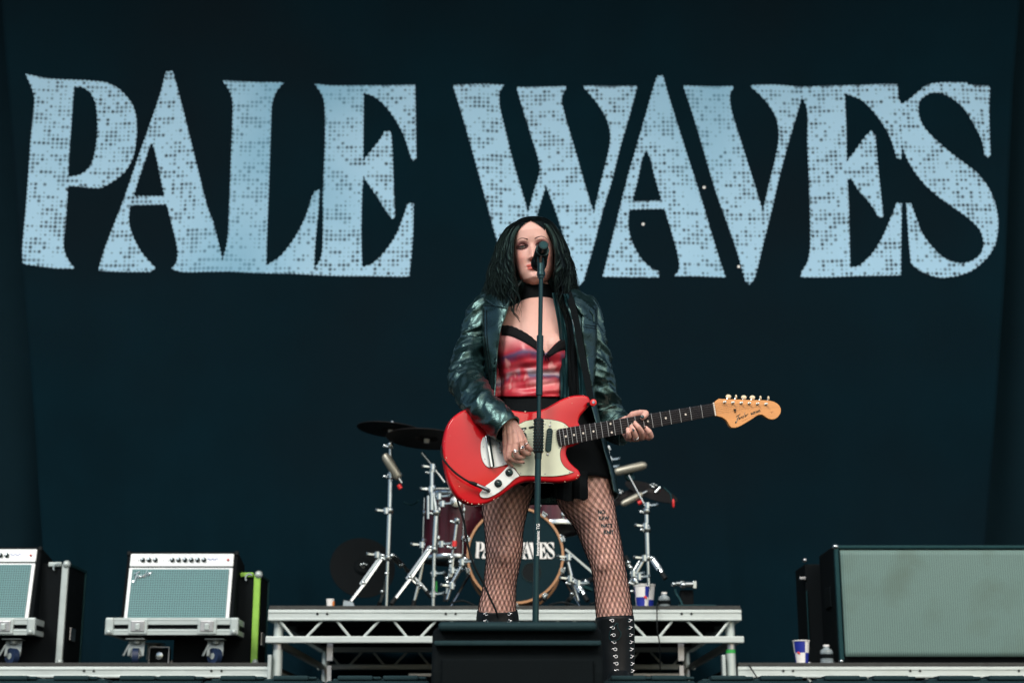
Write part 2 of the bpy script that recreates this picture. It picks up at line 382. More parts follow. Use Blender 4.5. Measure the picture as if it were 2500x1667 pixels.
# ================================================================ SETTING
mb = MB(); mb.add([(-400,-400,-1.9),(400,-400,-1.9),(400,400,-1.9),(-400,400,-1.9)], [(0,1,2,3)])
struct(mb.build('ground', 'ground_field', smooth=False))
YF = 3.72                                                    # front edge of the stage
mb = MB(); mb.box((0, (YF+13.5)/2, -.06), (26, 13.5-YF, .12))
struct(mb.build('stage_floor', 'stage_ply', smooth=False, bevel=.004))
mb = MB(); mb.box((0, YF+.06, -1.01), (25.8, .04, 1.78))
struct(mb.build('stage_front', 'drape_cloth', smooth=False))
# stage roof out of the frame, added to darken the back of the stage
t = thing('unseen_stage_roof', (0, 9, 9.4), 'unseen dark fabric roof added above the concert stage to shade its rear', 'roof')
mb = MB(); mb.box((0, 10.2, 9.5), (26, 9.0, .08)); mb.build('roof_panel', 'roof_skin', t, smooth=False)
t = None

YB = 10.7
def fold(x, z):
    a = noise.noise(Vector((x*1.1, z*.12, 3.1)))*.045 + noise.noise(Vector((x*3.0+z*.25, z*.22, 9.1)))*.022
    k = max(0.0, (2.1-z))*.6
    return a*(1+k) + noise.noise(Vector((x*6.0+.5*z, z*.35, 5.0)))*.055*k
def onb(px, py, d=0.0):
    p = W(px, py, YB); f = fold(p.x, p.z); return Vector((p.x, YB + f - d, p.z))
# black drapes behind and beside the banner
def drape(x0, x1, Y, name='drape'):
    nx, nz = int(abs(x1-x0)/.05), 24; V = []; F = []
    for j in range(nz+1):
        z = .0 + 7.4*j/nz
        for i in range(nx+1):
            x = x0 + (x1-x0)*i/nx
            V.append((x, Y + .05*math.sin(x*9+math.sin(x*2.3)*2+z*.1) + .02*noise.noise(Vector((x*5, z*.3, 0))), z))
    for j in range(nz):
        for i in range(nx): a = j*(nx+1)+i; F.append((a, a+1, a+nx+2, a+nx+1))
    m = MB(); m.add(V, F); return m
tag(drape(-8.5, -3.0, 11.05).build('backdrop_drape', 'drape_cloth'), 'black pleated drape hanging at the left edge behind the banner', 'curtain')
tag(drape(3.0, 8.5, 11.05).build('backdrop_drape', 'drape_cloth'), 'black pleated drape hanging at the right edge behind the banner', 'curtain')
tag(drape(-3.2, 3.2, 11.25).build('backdrop_drape', 'drape_cloth'), 'black drape closing the back of the stage behind the banner', 'curtain')

bn = thing('backdrop_banner', (0, YB, 0), 'huge black cloth banner lettered in perforated pale blue capitals behind the drum kit', 'banner')
nx, nz = 220, 70; mb = MB(); V = []; F = []
zt, zb = 6.3, 0.02
_e = [(1660,118,2395),(1330,105,2410),(1000,84,2432),(700,60,2452),(646,52,2456),(200,20,2474),(0,5,2490),(-300,-20,2510)]
ez = [W(0, q[0], YB).z for q in _e]; el_ = [W(q[1], q[0], YB).x for q in _e]; er_ = [W(q[2], q[0], YB).x for q in _e]
for j in range(nz+1):
    z = zb + (zt-zb)*j/nz; py_l = 1330 + (150-1330)*(z-1.0)/3.6
    xl = float(np.interp(z, ez, el_)); xr = float(np.interp(z, ez, er_))
    for i in range(nx+1):
        x = xl + (xr-xl)*i/nx; V.append((x, YB+fold(x, z), z))
for j in range(nz):
    for i in range(nx): a = j*(nx+1)+i; F.append((a, a+1, a+nx+2, a+nx+1))
mb.add(V, F)
o = mb.build('cloth', 'banner_cloth', bn); so_ = o.modifiers.new('thick', 'SOLIDIFY'); so_.thickness = .002; so_.offset = 1

# letters: outlines in view pixels (scale, ox, oy)
LET = {
'P': (3.074,40,170,[(80,50),(250,75),(560,85),(670,95),(760,140),(830,210),(875,280),(900,390),(895,540),(870,660),(820,750),(760,805),(690,850),(620,882),(400,870),(385,885),(378,1000),(365,1180),(352,1300),(360,1370),(395,1440),(430,1490),(300,1490),(60,1465),(55,1350),(85,1000),(110,650),(130,380),(145,240),(125,150)],
  [(435,135),(490,130),(545,165),(580,220),(600,310),(605,430),(595,560),(570,680),(530,750),(470,790),(390,805),(400,600),(415,400),(428,200)]),
'A': (3.074,40,170,[(1125,25),(1175,20),(1250,300),(1350,700),(1440,1050),(1476,1140),(1551,1445),(1540,1480),(1580,1525),(1250,1520),(1165,1495),(1205,1460),(1215,1380),(1205,1300),(1170,1160),(1130,1010),(850,1015),(840,1120),(850,1190),(890,1290),(950,1390),(1040,1490),(1000,1515),(615,1505),(660,1350),(720,1190),(800,990),(850,850),(910,680),(970,510),(1030,340),(1085,180)],
  [(1015,550),(1045,640),(1085,830),(1112,950),(880,950),(920,820),(975,660)]),
'L': (3.075,520,180,[(80,65),(530,80),(480,140),(445,230),(435,420),(425,700),(415,1000),(405,1250),(400,1450),(500,1390),(580,1300),(650,1190),(710,1060),(745,940),(770,890),(800,880),(790,1050),(770,1250),(760,1475),(770,1515),(60,1490),(60,1440),(78,1415),(115,1270),(130,1000),(145,600),(155,230),(130,140)], None),
'E': (3.075,520,180,[(768,85),(900,95),(1515,95),(1520,350),(1525,640),(1505,662),(1490,630),(1440,480),(1380,360),(1300,250),(1220,180),(1130,145),(1128,400),(1125,670),(1170,610),(1250,510),(1290,440),(1335,440),(1345,600),(1355,850),(1365,1080),(1345,1090),(1300,1030),(1230,920),(1160,820),(1130,768),(1118,900),(1112,1200),(1118,1458),(1200,1430),(1300,1330),(1380,1210),(1440,1060),(1465,985),(1505,980),(1500,1200),(1490,1350),(1470,1525),(765,1513),(765,1475),(810,1400),(828,1280),(830,900),(845,500),(840,230),(820,160)], None),
'W': (2.904,1090,180,[(50,90),(405,80),(370,130),(375,230),(420,420),(470,620),(530,820),(580,985),(630,800),(665,660),(600,420),(540,230),(500,90),(850,90),(815,170),(840,300),(910,540),(960,720),(1010,890),(1045,995),(1100,760),(1150,560),(1165,440),(1140,330),(1070,210),(1020,150),(970,92),(1350,92),(1300,280),(1230,520),(1170,760),(1110,960),(1060,1150),(1010,1330),(965,1480),(930,1500),(915,1470),(870,1300),(820,1100),(760,920),(705,780),(650,960),(600,1150),(560,1300),(500,1490),(460,1490),(365,1195),(290,930),(200,600),(120,320)], None),
'A2': (2.904,1450,180,[(450,28),(485,25),(520,150),(580,340),(650,560),(710,740),(780,960),(830,1130),(880,1290),(930,1440),(575,1440),(605,1390),(595,1290),(560,1160),(500,962),(250,962),(240,1080),(270,1200),(330,1310),(400,1380),(460,1410),(455,1445),(65,1440),(110,1260),(180,980),(240,740),(310,500),(370,290),(425,100)],
  [(370,555),(395,600),(430,740),(478,905),(272,905),(310,760),(345,600)]),
'V': (2.904,1450,180,[(635,90),(995,88),(965,140),(970,240),(1020,410),(1080,600),(1140,790),(1200,985),(1240,800),(1290,600),(1315,430),(1290,300),(1210,180),(1110,85),(1290,80),(1475,90),(1475,150),(1440,280),(1380,480),(1310,740),(1260,960),(1200,1200),(1140,1440),(1105,1490),(1080,1470),(1020,1260),(950,1060),(870,840),(780,540),(700,280)], None),
'E2': (3.015,1930,180,[(84,94),(780,90),(790,200),(812,235),(805,400),(812,540),(805,640),(780,625),(740,500),(690,400),(610,285),(520,195),(395,145),(405,350),(410,655),(470,580),(550,470),(590,430),(618,460),(635,650),(655,850),(680,1060),(650,1060),(580,950),(500,860),(450,775),(415,775),(425,1000),(435,1430),(500,1420),(600,1330),(680,1200),(740,1060),(780,960),(812,965),(808,1200),(805,1485),(80,1495),(85,1460),(130,1380),(150,1250),(145,900),(130,500),(125,250),(84,150)], None),
'S': (3.015,1930,180,[(813,235),(870,200),(940,140),(1020,90),(1290,75),(1300,90),(1465,95),(1460,350),(1468,600),(1450,615),(1430,600),(1410,500),(1350,380),(1270,260),(1200,200),(1110,155),(1030,150),(960,185),(935,240),(940,320),(975,400),(1060,495),(1180,600),(1290,680),(1370,740),(1450,840),(1500,950),(1525,1100),(1500,1260),(1430,1370),(1330,1450),(1230,1485),(1120,1500),(1010,1480),(940,1445),(885,1400),(870,1250),(855,1050),(848,962),(880,965),(920,1070),(970,1190),(1050,1290),(1130,1360),(1240,1400),(1330,1385),(1400,1335),(1420,1250),(1390,1150),(1310,1070),(1200,990),(1090,910),(980,810),(900,710),(850,620),(820,530),(806,400)], None),
}
def topx(k, pts): s, ox, oy = LET[k][:3]; return [(ox+x/s, oy+y/s) for x, y in pts]
def smooth_outline(P, step=2.2):
    """resample the outline, gentle rounding of the curved runs, corners kept"""
    n = len(P); out = []
    for i in range(n):
        p0, p1, p2, p3 = [np.array(P[(i+k-1) % n]) for k in range(4)]
        def corner(a, b, c):
            u = b-a; v = c-b; return np.dot(u, v)/(np.linalg.norm(u)*np.linalg.norm(v)+1e-9) < .80
        if corner(p0, p1, p2): p0 = 2*p1-p2
        if corner(p1, p2, p3): p3 = 2*p2-p1
        ln = np.linalg.norm(p2-p1); m = max(1, int(ln/step))
        tn = .5
        for k in range(m):
            t = k/m; L_ = ln
            # tangents scaled to the span so uneven spacing does not overshoot
            m1 = (p2-p0); m1 = m1/(np.linalg.norm(m1)+1e-9)*L_; m2 = (p3-p1); m2 = m2/(np.linalg.norm(m2)+1e-9)*L_
            h = (2*t**3-3*t**2+1)*p1+(t**3-2*t**2+t)*m1*.9+(-2*t**3+3*t**2)*p2+(t**3-t**2)*m2*.9
            out.append(h)
    return out
def scallop(P, amp=2.6, pitch=10.6):
    """beaded edge: the print is made of round dots"""
    n = len(P); out = []
    for i in range(n):
        a, b, c = P[i-1], P[i], P[(i+1) % n]; t = c-a; t = t/(np.linalg.norm(t)+1e-9)
        nrm = np.array([t[1], -t[0]])
        ph = b[1] if abs(t[1]) > abs(t[0]) else b[0]
        out.append(b + nrm*amp*(abs(math.sin(PI*ph/pitch))*1.3-.6))
    return out
def fill(outer, hole, grid):
    pts = [Vector((float(p[0]), float(p[1]))) for p in outer]; edges = [(i, (i+1) % len(outer)) for i in range(len(outer))]
    faces = [list(range(len(outer)))]
    if hole:
        o_ = len(pts); pts += [Vector((float(p[0]), float(p[1]))) for p in hole]; edges += [(o_+i, o_+(i+1) % len(hole)) for i in range(len(hole))]
    if grid:
        xs = [p.x for p in pts]; ys = [p.y for p in pts]
        for gx in np.arange(min(xs), max(xs), grid):
            for gy in np.arange(min(ys), max(ys), grid): pts.append(Vector((gx+random.uniform(-1,1), gy+random.uniform(-1,1))))
    v, e, f, *_ = delaunay_2d_cdt(pts, edges, [], 0, 1e-4)
    def inside(q, poly):
        c = False; n = len(poly); x, y = q
        for i in range(n):
            x1, y1 = poly[i][0], poly[i][1]; x2, y2 = poly[i-1][0], poly[i-1][1]
            if (y1 > y) != (y2 > y) and x < (x2-x1)*(y-y1)/(y2-y1+1e-12)+x1: c = not c
        return c
    F = []
    for t3 in f:
        q = sum((v[i] for i in t3), Vector((0,0)))/len(t3)
        if inside(q, outer) and not (hole and inside(q, hole)): F.append(tuple(t3))
    return v, F
LETOUT = {}
for n_, (k, d) in enumerate(LET.items()):
    out = smooth_outline(topx(k, d[3])); hole = smooth_outline(topx(k, d[4])) if d[4] else None
    LETOUT[k] = (topx(k, d[3]), topx(k, d[4]) if d[4] else None)
    v, F = fill(scallop(out), scallop(hole) if hole else None, 14)
    m = MB(); m.add([onb(p.x, p.y, .004+.0012*(n_ % 3)) for p in v], F); m.build('letter', 'letter_print', bn)
m = MB()
for x, y in ((1719,458),(1570,548),(1804,650)):
    m = MB(); m.add([onb(x+3.4*math.cos(a*PI/5), y+3.4*math.sin(a*PI/5), .005) for a in range(10)], [tuple(range(10))]); m.build('stray_dot', 'white_print', bn)


# ---------------------------------------------------------------- risers (aluminium decks on legs)
def riser(name, x0, x1, Y0, Y1, ztop, label, legs, diag_x, bolts, group=None, spig=(), zdiag=None):
    t = thing(name, ((x0+x1)/2, Y0, 0), label, 'stage riser', group)
    hc = .056; zply = ztop; zf = ztop-.02
    m = MB(); m.box(((x0+x1)/2, (Y0+Y1)/2, zply-.0095), (x1-x0-.006, Y1-Y0, .019)); m.build('deck_board', 'deck_edge', t, smooth=False, bevel=.002)
    zb_ = zf-.168
    for yy in (Y0+.02, Y1-.02):
        m = MB(); m.box(((x0+x1)/2, yy, zf-hc/2), (x1-x0, .045, hc)); m.box(((x0+x1)/2, yy-.0245, zf-.012), (x1-x0, .004, .012)); m.box(((x0+x1)/2, yy-.0245, zf-hc+.007), (x1-x0, .004, .012))
        m.build('top_rail', 'aluminium', t, smooth=False, bevel=.003)
        m = MB(); m.box(((x0+x1)/2, yy, zb_+.017), (x1-x0+.02, .034, .034)); m.build('bottom_rail', 'aluminium', t, smooth=False, bevel=.004)
        for a, b in diag_x:
            m = MB(); m.bar((a, yy, zf-hc), (b, yy, zb_+.03), .013, .013); m.build('brace', 'aluminium_tube', t, smooth=False, bevel=.003)
    for xx in (x0+.02, x1-.02):
        m = MB(); m.box((xx, (Y0+Y1)/2, zf-hc/2), (.04, Y1-Y0-.1, hc)); m.box((xx, (Y0+Y1)/2, zb_+.017), (.032, Y1-Y0-.1, .034)); m.build('side_rail', 'aluminium', t, smooth=False, bevel=.003)
    for k in range(1, 6):
        yy = Y0 + (Y1-Y0)*k/6; m = MB(); m.box(((x0+x1)/2, yy, zf-.03), (x1-x0-.1, .03, .04)); m.build('deck_joist', 'black_paint', t, smooth=False)
    for lx in legs:
        for yy in (Y0+.06, Y1-.06):
            m = MB(); m.tube([(lx, yy, 0.0), (lx, yy, zf-hc)], .0245, 20); m.lathe((lx, yy, 0), (0,0,1), [(0,.034),(.02,.034),(.02,.026)], 16)
            lg = m.build('leg', 'aluminium_tube', t)
            m = MB(); m.lathe((lx, yy, zb_-.03), (0,0,1), [(0,.0265),(.03,.0265)], 18); m.build('collar', 'dull_steel', lg)
    for sx in spig:
        m = MB(); m.box((sx, Y0+.03, (zb_-.02)/2+.08), (.018, .05, zb_-.26)); m.build('spigot_plate', 'case_aluminium', t, smooth=False, bevel=.003)
    for bx in bolts:
        m = MB(); m.lathe((bx, Y0-.0035, zf-.021), (0,-1,0), [(0,.0065),(.003,.0065),(.003,.004),(.001,.003)], 12); m.build('bolt', 'black_paint', t)
    return t
YR = 8.32
ZR = W(1230, 1478, YR).z; XR0, XR1 = W(655, 1500, YR).x, W(1810, 1500, YR).x
wx = lambda px, py=1530, Y=YR: W(px, py, Y).x
dg_ = []
for k in range(4):
    dg_ += [(wx(682+139.3*k), wx(682+139.3*k+33)), (wx(785+139.3*k), wx(785+139.3*k-37))]
dg_ += [(wx(2464-682-139.3*k), wx(2464-682-139.3*k-33)) for k in range(4)] + [(wx(2464-785-139.3*k), wx(2464-785-139.3*k+37)) for k in range(4)]
riser('drum_riser', XR0, XR1, YR, YR+2.3, ZR, 'high aluminium truss riser carrying the drum kit across the middle of the stage', [wx(674,1600), wx(1788,1600)], dg_,
      [wx(x) for x in (774,798,1088,1112,1665,1689)], 'aluminium stage risers', spig=(wx(657,1620), wx(1768,1620)))
ZL = W(400, 1618, YR+.1).z
YL = YR+.06
def low(x0, x1, label, b):
    ds = [];
    n = 8; L_ = x1-x0
    for k in range(n): c = x0+L_*(k+.5)/n; ds += [(c-.10, c-.03), (c+.10, c+.03)]
    return riser('low_riser', x0, x1, YL, YL+2.2, ZL, label, [x0+.05, x1-.05], ds, b, 'aluminium stage risers', spig=(x1-.005 if x1 < 0 else x0+.0,))
xl1 = wx(652, 1640); low(xl1-2.44, xl1, 'low aluminium riser under the two silver guitar amplifiers on the left', [wx(p,1640) for p in (198,222,511,536)])
xr0 = wx(1806, 1640); low(xr0, xr0+2.44, 'low aluminium riser under the big speaker cabinet on the right', [wx(p,1640) for p in (1917,1941,2229,2253,2496)])
m = MB(); lx = wx(1788,1600); m.lathe((lx, YR+.06, W(0,1592,YR).z), (0,0,1), [(0,.0255),(.021,.0255)], 20); tag(m.build('tape_band', 'green_tape'), 'green tape band round the right leg of the drum riser', 'tape')

# dark equipment seen under the drum riser
t = thing('stage_box', (0, 9.6, 0), 'black rack case standing in the shade under the drum riser', 'case')
m = MB(); m.box((.2, 9.7, .19), (1.6, .5, .36)); m.build('body', 'case_black', t, smooth=False, bevel=.01)
m = MB(); m.box((.2, 9.44, .372), (1.6, .02, .02)); m.build('edge_profile', 'dull_steel', t, smooth=False, bevel=.003)
def hang_strap(px, label):
    p = W(px, 1567, 8.5); m = MB(); m.box((p.x, 8.5, p.z-.05), (.03, .006, .09)); m.box((p.x, 8.5, p.z-.17), (.022, .02, .1))
    tag(m.build('hanging_strap', 'dull_steel'), label, 'strap', 'straps hanging below the drum riser')
hang_strap(806, 'grey strap hanging under the left half of the drum riser'); hang_strap(1662, 'grey strap hanging under the right half of the drum riser')

# cables run over the riser fronts
def cable(pts, r, label, name='cable', matn='black_rubber', n=8, per=8):
    P = [Vector(p) for p in crom([tuple(q) for q in pts], per)]; m = MB(); m.tube(P, r, n); return tag(m.build(name, matn), label, 'cable')
cable([W(1606,1470,8.5), W(1604,1478,8.30), W(1604,1500,8.27), W(1605,1540,8.27), W(1610,1570,8.3), W(1612,1640,8.4)], .0035, 'thin black cable draped down over the front of the drum riser')
cable([W(1828,1622,8.4), W(1832,1628,8.35), W(1850,1655,8.33), W(1870,1680,8.3)], .0035, 'thin black cable falling over the corner of the right low riser')

# ---------------------------------------------------------------- cable ramps along the stage edge and foldback wedge
def ramp(px0, px1, label):
    Y = 4.05; a, b = W(px0, 1660, Y).x, W(px1, 1660, Y).x
    z = W(0, 1653, Y).z
    t = thing('cable_ramp', ((a+b)/2, Y, 0), label, 'cable ramp', 'cable ramps along the front of the stage')
    m = MB(); P = [(0,0),(.07,z-.004),(.19,z-.004),(.26,0)]
    m.prism([Vector((a, Y+u, v)) for u, v in P], (b-a, 0, 0)); m.build('ramp_body', 'wedge_top', t, smooth=False, bevel=.006)
    m = MB(); m.box(((a+b)/2, Y+.13, z-.002), (b-a-.03, .08, .008)); m.build('lid', 'wedge_top', t, smooth=False, bevel=.003)
    for f in (.28, .72):
        x = a+(b-a)*f; m = MB(); m.box((x, Y+.1, z+.003), (.09, .06, .012)); m.box((x+.04, Y+.1, z+.003), (.05, .04, .008)); m.build('hinge', 'wedge_top', t, smooth=False, bevel=.004)
names = ['first cable ramp from the left end of the stage edge', 'second cable ramp from the left, below the silver amplifiers', 'third cable ramp from the left, under the left end of the drum riser', 'cable ramp just left of the monitor wedge',
         'cable ramp just right of the monitor wedge and boot', 'cable ramp below the right leg of the drum riser', 'cable ramp below the paper cup on the right riser', 'last cable ramp at the right end of the stage edge']
xs = [(-95,250),(255,480),(485,783),(788,1045),(1475,1705),(1710,1990),(1995,2270),(2275,2560)]
for (a, b), n_ in zip(xs, names): ramp(a, b, 'dark ' + n_)

Yw = 3.80
t = thing('monitor_wedge', (W(1262,1600,Yw).x, Yw, 0), 'black foldback monitor wedge on the stage edge in front of the singer', 'speaker')
zt_ = W(1262, 1537, Yw+.03).z; x0, x1 = W(1053,1600,Yw).x, W(1474,1600,Yw).x
prof = [(-.0,0),(.0,zt_-.10),(.03,zt_),(.10,zt_+.012),(.36,.12),(.36,0)]
m = MB(); m.prism([Vector((x0, Yw+u, v)) for u, v in prof], (x1-x0, 0, 0)); m.build('cabinet', 'black_rough', t, smooth=False, bevel=.012, seg=3)
m = MB(); m.box(((x0+x1)/2, Yw-.002, zt_-.034), (x1-x0-.012, .03, .012)); m.build('trim', 'wedge_top', t, smooth=False, bevel=.004)
m = MB(); m.box(((x0+x1)/2, Yw+.03, zt_+.006), (x1-x0-.03, .075, .022)); m.build('top_edge', 'wedge_top', t, smooth=True, bevel=.01, seg=3)
m = MB(); m.box(((x0+x1)/2, Yw-.004, (zt_-.06)/2+.005), (x1-x0-.05, .012, zt_-.09)); m.build('rear_panel', 'black_rough', t, smooth=False, bevel=.004)

# ---------------------------------------------------------------- script lettering strokes for badges (unit: width 1, height .35)
SCRIPT = [[(.02,.30),(.05,.335),(.12,.34),(.22,.36),(.27,.39)],[(.18,.36),(.16,.28),(.13,.16),(.10,.04),(.05,-.03),(.01,.01),(.04,.06)],[(.07,.19),(.15,.20),(.22,.22)],
 [(.21,.10),(.28,.15),(.29,.19),(.25,.19),(.24,.12),(.28,.085),(.34,.13)],[(.34,.19),(.35,.09)],[(.35,.15),(.39,.19),(.42,.18),(.42,.10),(.46,.11)],
 [(.56,.18),(.51,.19),(.47,.14),(.49,.09),(.54,.12)],[(.62,.37),(.59,.24),(.555,.10),(.60,.10)],[(.63,.11),(.70,.15),(.71,.19),(.67,.19),(.66,.12),(.70,.085),(.76,.13)],[(.77,.20),(.78,.09)],[(.78,.15),(.83,.20),(.88,.19)]]
def script(m, f, r, per=5, n=6, taper=True):
    for k, s_ in enumerate(SCRIPT):
        P = [f(*q) for q in crom(s_, per)]; rr = r*(1.55 if k < 2 else 1.0)
        L_ = len(P); m.tube(P, [rr*(.55+.45*math.sin(PI*min(1, (i+.6)/L_))) for i in range(L_)], n)

# ---------------------------------------------------------------- guitar amplifiers on flight-case trays
mat('caster_steel', (.20,.24,.24), .45, .5, var=.3, vscale=30)
def caster(t, x, y, z0, yaw, front=True):
    r = .042
    m = MB(); m.box((x, y, z0+.128), (.10, .085, .006)); m.bar((x-.021, y+.012, z0+.122), (x-.021, y, z0+r), .005, .045, Vector((1,0,0))); m.bar((x+.021, y+.012, z0+.122), (x+.021, y, z0+r), .005, .045, Vector((1,0,0)))
    m.lathe((x, y+.01, z0+.105), (0,0,1), [(0,.026),(.018,.026)], 14); m.lathe((x-.03, y, z0+r), (1,0,0), [(0,.008),(.06,.008)], 10)
    if front: m.bar((x-.03, y-.03, z0+.1), (x-.055, y-.045, z0+.04), .02, .008)
    c = m.build('caster', 'caster_steel', t, bevel=.002)
    m = MB(); a = Vector((math.cos(yaw), math.sin(yaw), 0)); m.lathe(Vector((x, y, z0+r))-a*.016, a, [(0,r*.8),(0,r),(.032,r),(.032,r*.8)], 24); m.build('wheel', 'wheel_blue', c)
    m = MB(); m.lathe(Vector((x, y, z0+r))-a*.019, a, [(0,.016),(.038,.016)], 16); m.build('hub', 'case_aluminium', c)
def amp(px_l, px_r, py_top, py_bot, tray, label, traylabel, badge=True, Y=8.52):
    x0, x1 = W(px_l, py_bot, Y).x, W(px_r, py_bot, Y).x
    z0, z1 = W(0, py_bot+12, Y).z, W(0, py_top, Y+.09).z
    t = thing('guitar_amplifier', ((x0+x1)/2, Y, z0), label, 'amplifier', 'silver panel guitar amplifiers on case trays')
    lean = .075; R = Matrix.Rotation(-math.atan2(lean, z1-z0), 3, 'X')
    wd, h, dp = x1-x0, z1-z0, .24; o = Vector(((x0+x1)/2, Y, z0))
    def L_(x, y, z): return o + R @ Vector((x, y, z))
    m = MB(); m.box(L_(0, dp/2, h/2), (wd+.03, dp, h), R); m.build('cabinet', 'case_black', t, smooth=False, bevel=.012, seg=3)
    m = MB(); m.box(L_(0, -.004, h-.052), (wd-.012, .014, .072), R); pn = m.build('control_panel', 'white_plate', t, smooth=False, bevel=.004)
    m = MB(); hg = h-.095; m.box(L_(0, -.005, hg/2), (wd-.012, .016, hg), R); m.build('grille_frame', 'white_plate', t, smooth=False, bevel=.003)
    m = MB(); m.box(L_(0, -.015, hg/2), (wd-.05, .008, hg-.02), R); m.build('grille_cloth', 'amp_grille_cloth', t, smooth=False)
    ks = [.13,.19,.25,.41,.47,.53,.59,.65,.71]
    for f in ks:
        x = -wd/2+wd*f; m = MB(); a = R @ Vector((0,-1,0)); m.lathe(L_(x, -.012, h-.052), a, [(0,.013),(.006,.013),(.007,.0095),(.02,.0085)], 14); kb = m.build('knob', 'ebony_plastic', pn)
        m = MB(); m.lathe(L_(x, -.033, h-.052), a, [(0,.006),(.0015,.006)], 12); m.build('knob_cap', 'chrome', kb)
    for f in (.045,.085,.325,.365):
        m = MB(); m.lathe(L_(-wd/2+wd*f, -.012, h-.052), R @ Vector((0,-1,0)), [(0,.006),(.004,.006),(.004,.003),(0,.003)], 10); m.build('input_jack', 'dull_steel', pn)
    m = MB(); m.ball(L_(wd/2-.035, -.014, h-.052), .007, 10, 6); m.build('pilot_lamp', 'red_plastic', pn)
    m = MB()
    for i in range(5):
        x = wd*(.25+.02*i); m.box(L_(x, -.0118, h-.046-.006*(i % 2)), (.014, .001, .004), R)
    m.build('panel_print', 'blue_print', pn, smooth=False)
    for sx in (-.19, .19):
        m = MB(); m.box(L_(sx*wd/.56, dp*.5, h+.009), (.042, .03, .014), R); m.build('handle_end', 'chrome', t, smooth=False, bevel=.004)
    m = MB(); P = [L_(wd*.34*math.sin(a)*1.0, dp*.5, h+.012+.012*math.cos(a)) for a in np.linspace(-PI/2, PI/2, 12)]; m.tube(P, .008, 8, flat=.7); m.build('handle', 'black_rubber', t)
    for sx in (-1, 1):
        m = MB(); m.box(L_(sx*(wd/2+.006), .004, h-.012), (.024, .02, .028), R); m.build('corner_cap', 'black_paint', t, bevel=.006)
    if badge:
        m = MB(); script(m, lambda u, v: L_(-wd/2+.035+u*.115, -.022, h-.178+v*.13+u*.035), .0023); m.build('badge', 'chrome', t)
    # tray
    a, b = W(tray[0], 1550, Y-.06).x, W(tray[1], 1550, Y-.06).x; zt0, zt1 = W(0, 1549, Y-.06).z, W(0, 1508, Y-.06).z; yc = Y-.06; D = .42
    t2 = thing('flight_case_tray', ((a+b)/2, yc, ZL), traylabel, 'flight case', 'flight case trays under the amplifiers')
    m = MB(); m.box(((a+b)/2, yc+D/2, (zt0+zt1)/2), (b-a-.012, D-.012, zt1-zt0-.01)); m.build('tray_panel', 'case_black', t2, smooth=False)
    hh = zt1-zt0
    for zz, tk in ((zt1-.017, .036), (zt0+.014, .03)):
        m = MB(); m.box(((a+b)/2, yc, zz), (b-a, .02, tk)); m.box(((a+b)/2, yc-.011, zz+tk*.2), (b-a-.01, .003, .006)); m.build('edge_profile', 'case_aluminium', t2, smooth=False, bevel=.004)
        for xx in (a+.008, b-.008):
            m = MB(); m.box((xx, yc+D/2, zz), (.018, D-.03, tk*.9)); m.build('edge_profile', 'case_aluminium', t2, smooth=False, bevel=.003)
    for xx in (a+.015, b-.015):
        m = MB(); m.box((xx, yc-.003, (zt0+zt1)/2), (.045, .03, hh+.004)); m.build('corner_bracket', 'case_aluminium', t2, smooth=False, bevel=.008, seg=3)
        m = MB(); m.ball((xx, yc-.012, zt0+.014), .017, 12, 8); m.build('ball_corner', 'case_aluminium', t2)
    for f in (.24, .77):
        x = a+(b-a)*f; m = MB(); m.box((x, yc-.006, (zt0+zt1)/2), (.10, .02, hh-.006)); lt = m.build('latch_dish', 'case_aluminium', t2, smooth=False, bevel=.004)
        m = MB(); m.box((x, yc-.018, (zt0+zt1)/2), (.07, .006, hh-.03)); lg = m.build('latch', 'dull_steel', lt, smooth=False, bevel=.003)
        m = MB(); m.box((x, yc-.024, (zt0+zt1)/2-.004), (.026, .008, .034)); m.build('latch_key', 'case_aluminium', lt, smooth=False, bevel=.004)
    for f, yy, yaw in ((.215, yc+.05, .15), (.82, yc+.06, .9), (.26, yc+D-.07, .5), (.78, yc+D-.07, .4)): caster(t2, a+(b-a)*f, yy, ZL, yaw, yy < yc+.1)
amp(300, 562, 1343, 1512, (260, 579), 'whole silver fronted guitar amplifier with script badge on a wheeled case tray', 'aluminium edged case tray with blue casters under the fully visible amplifier')
amp(-190, 72, 1332, 1512, (-237, 83), 'silver fronted guitar amplifier cut off by the left edge of the picture', 'aluminium edged case tray with casters at the left edge of the picture', badge=True)

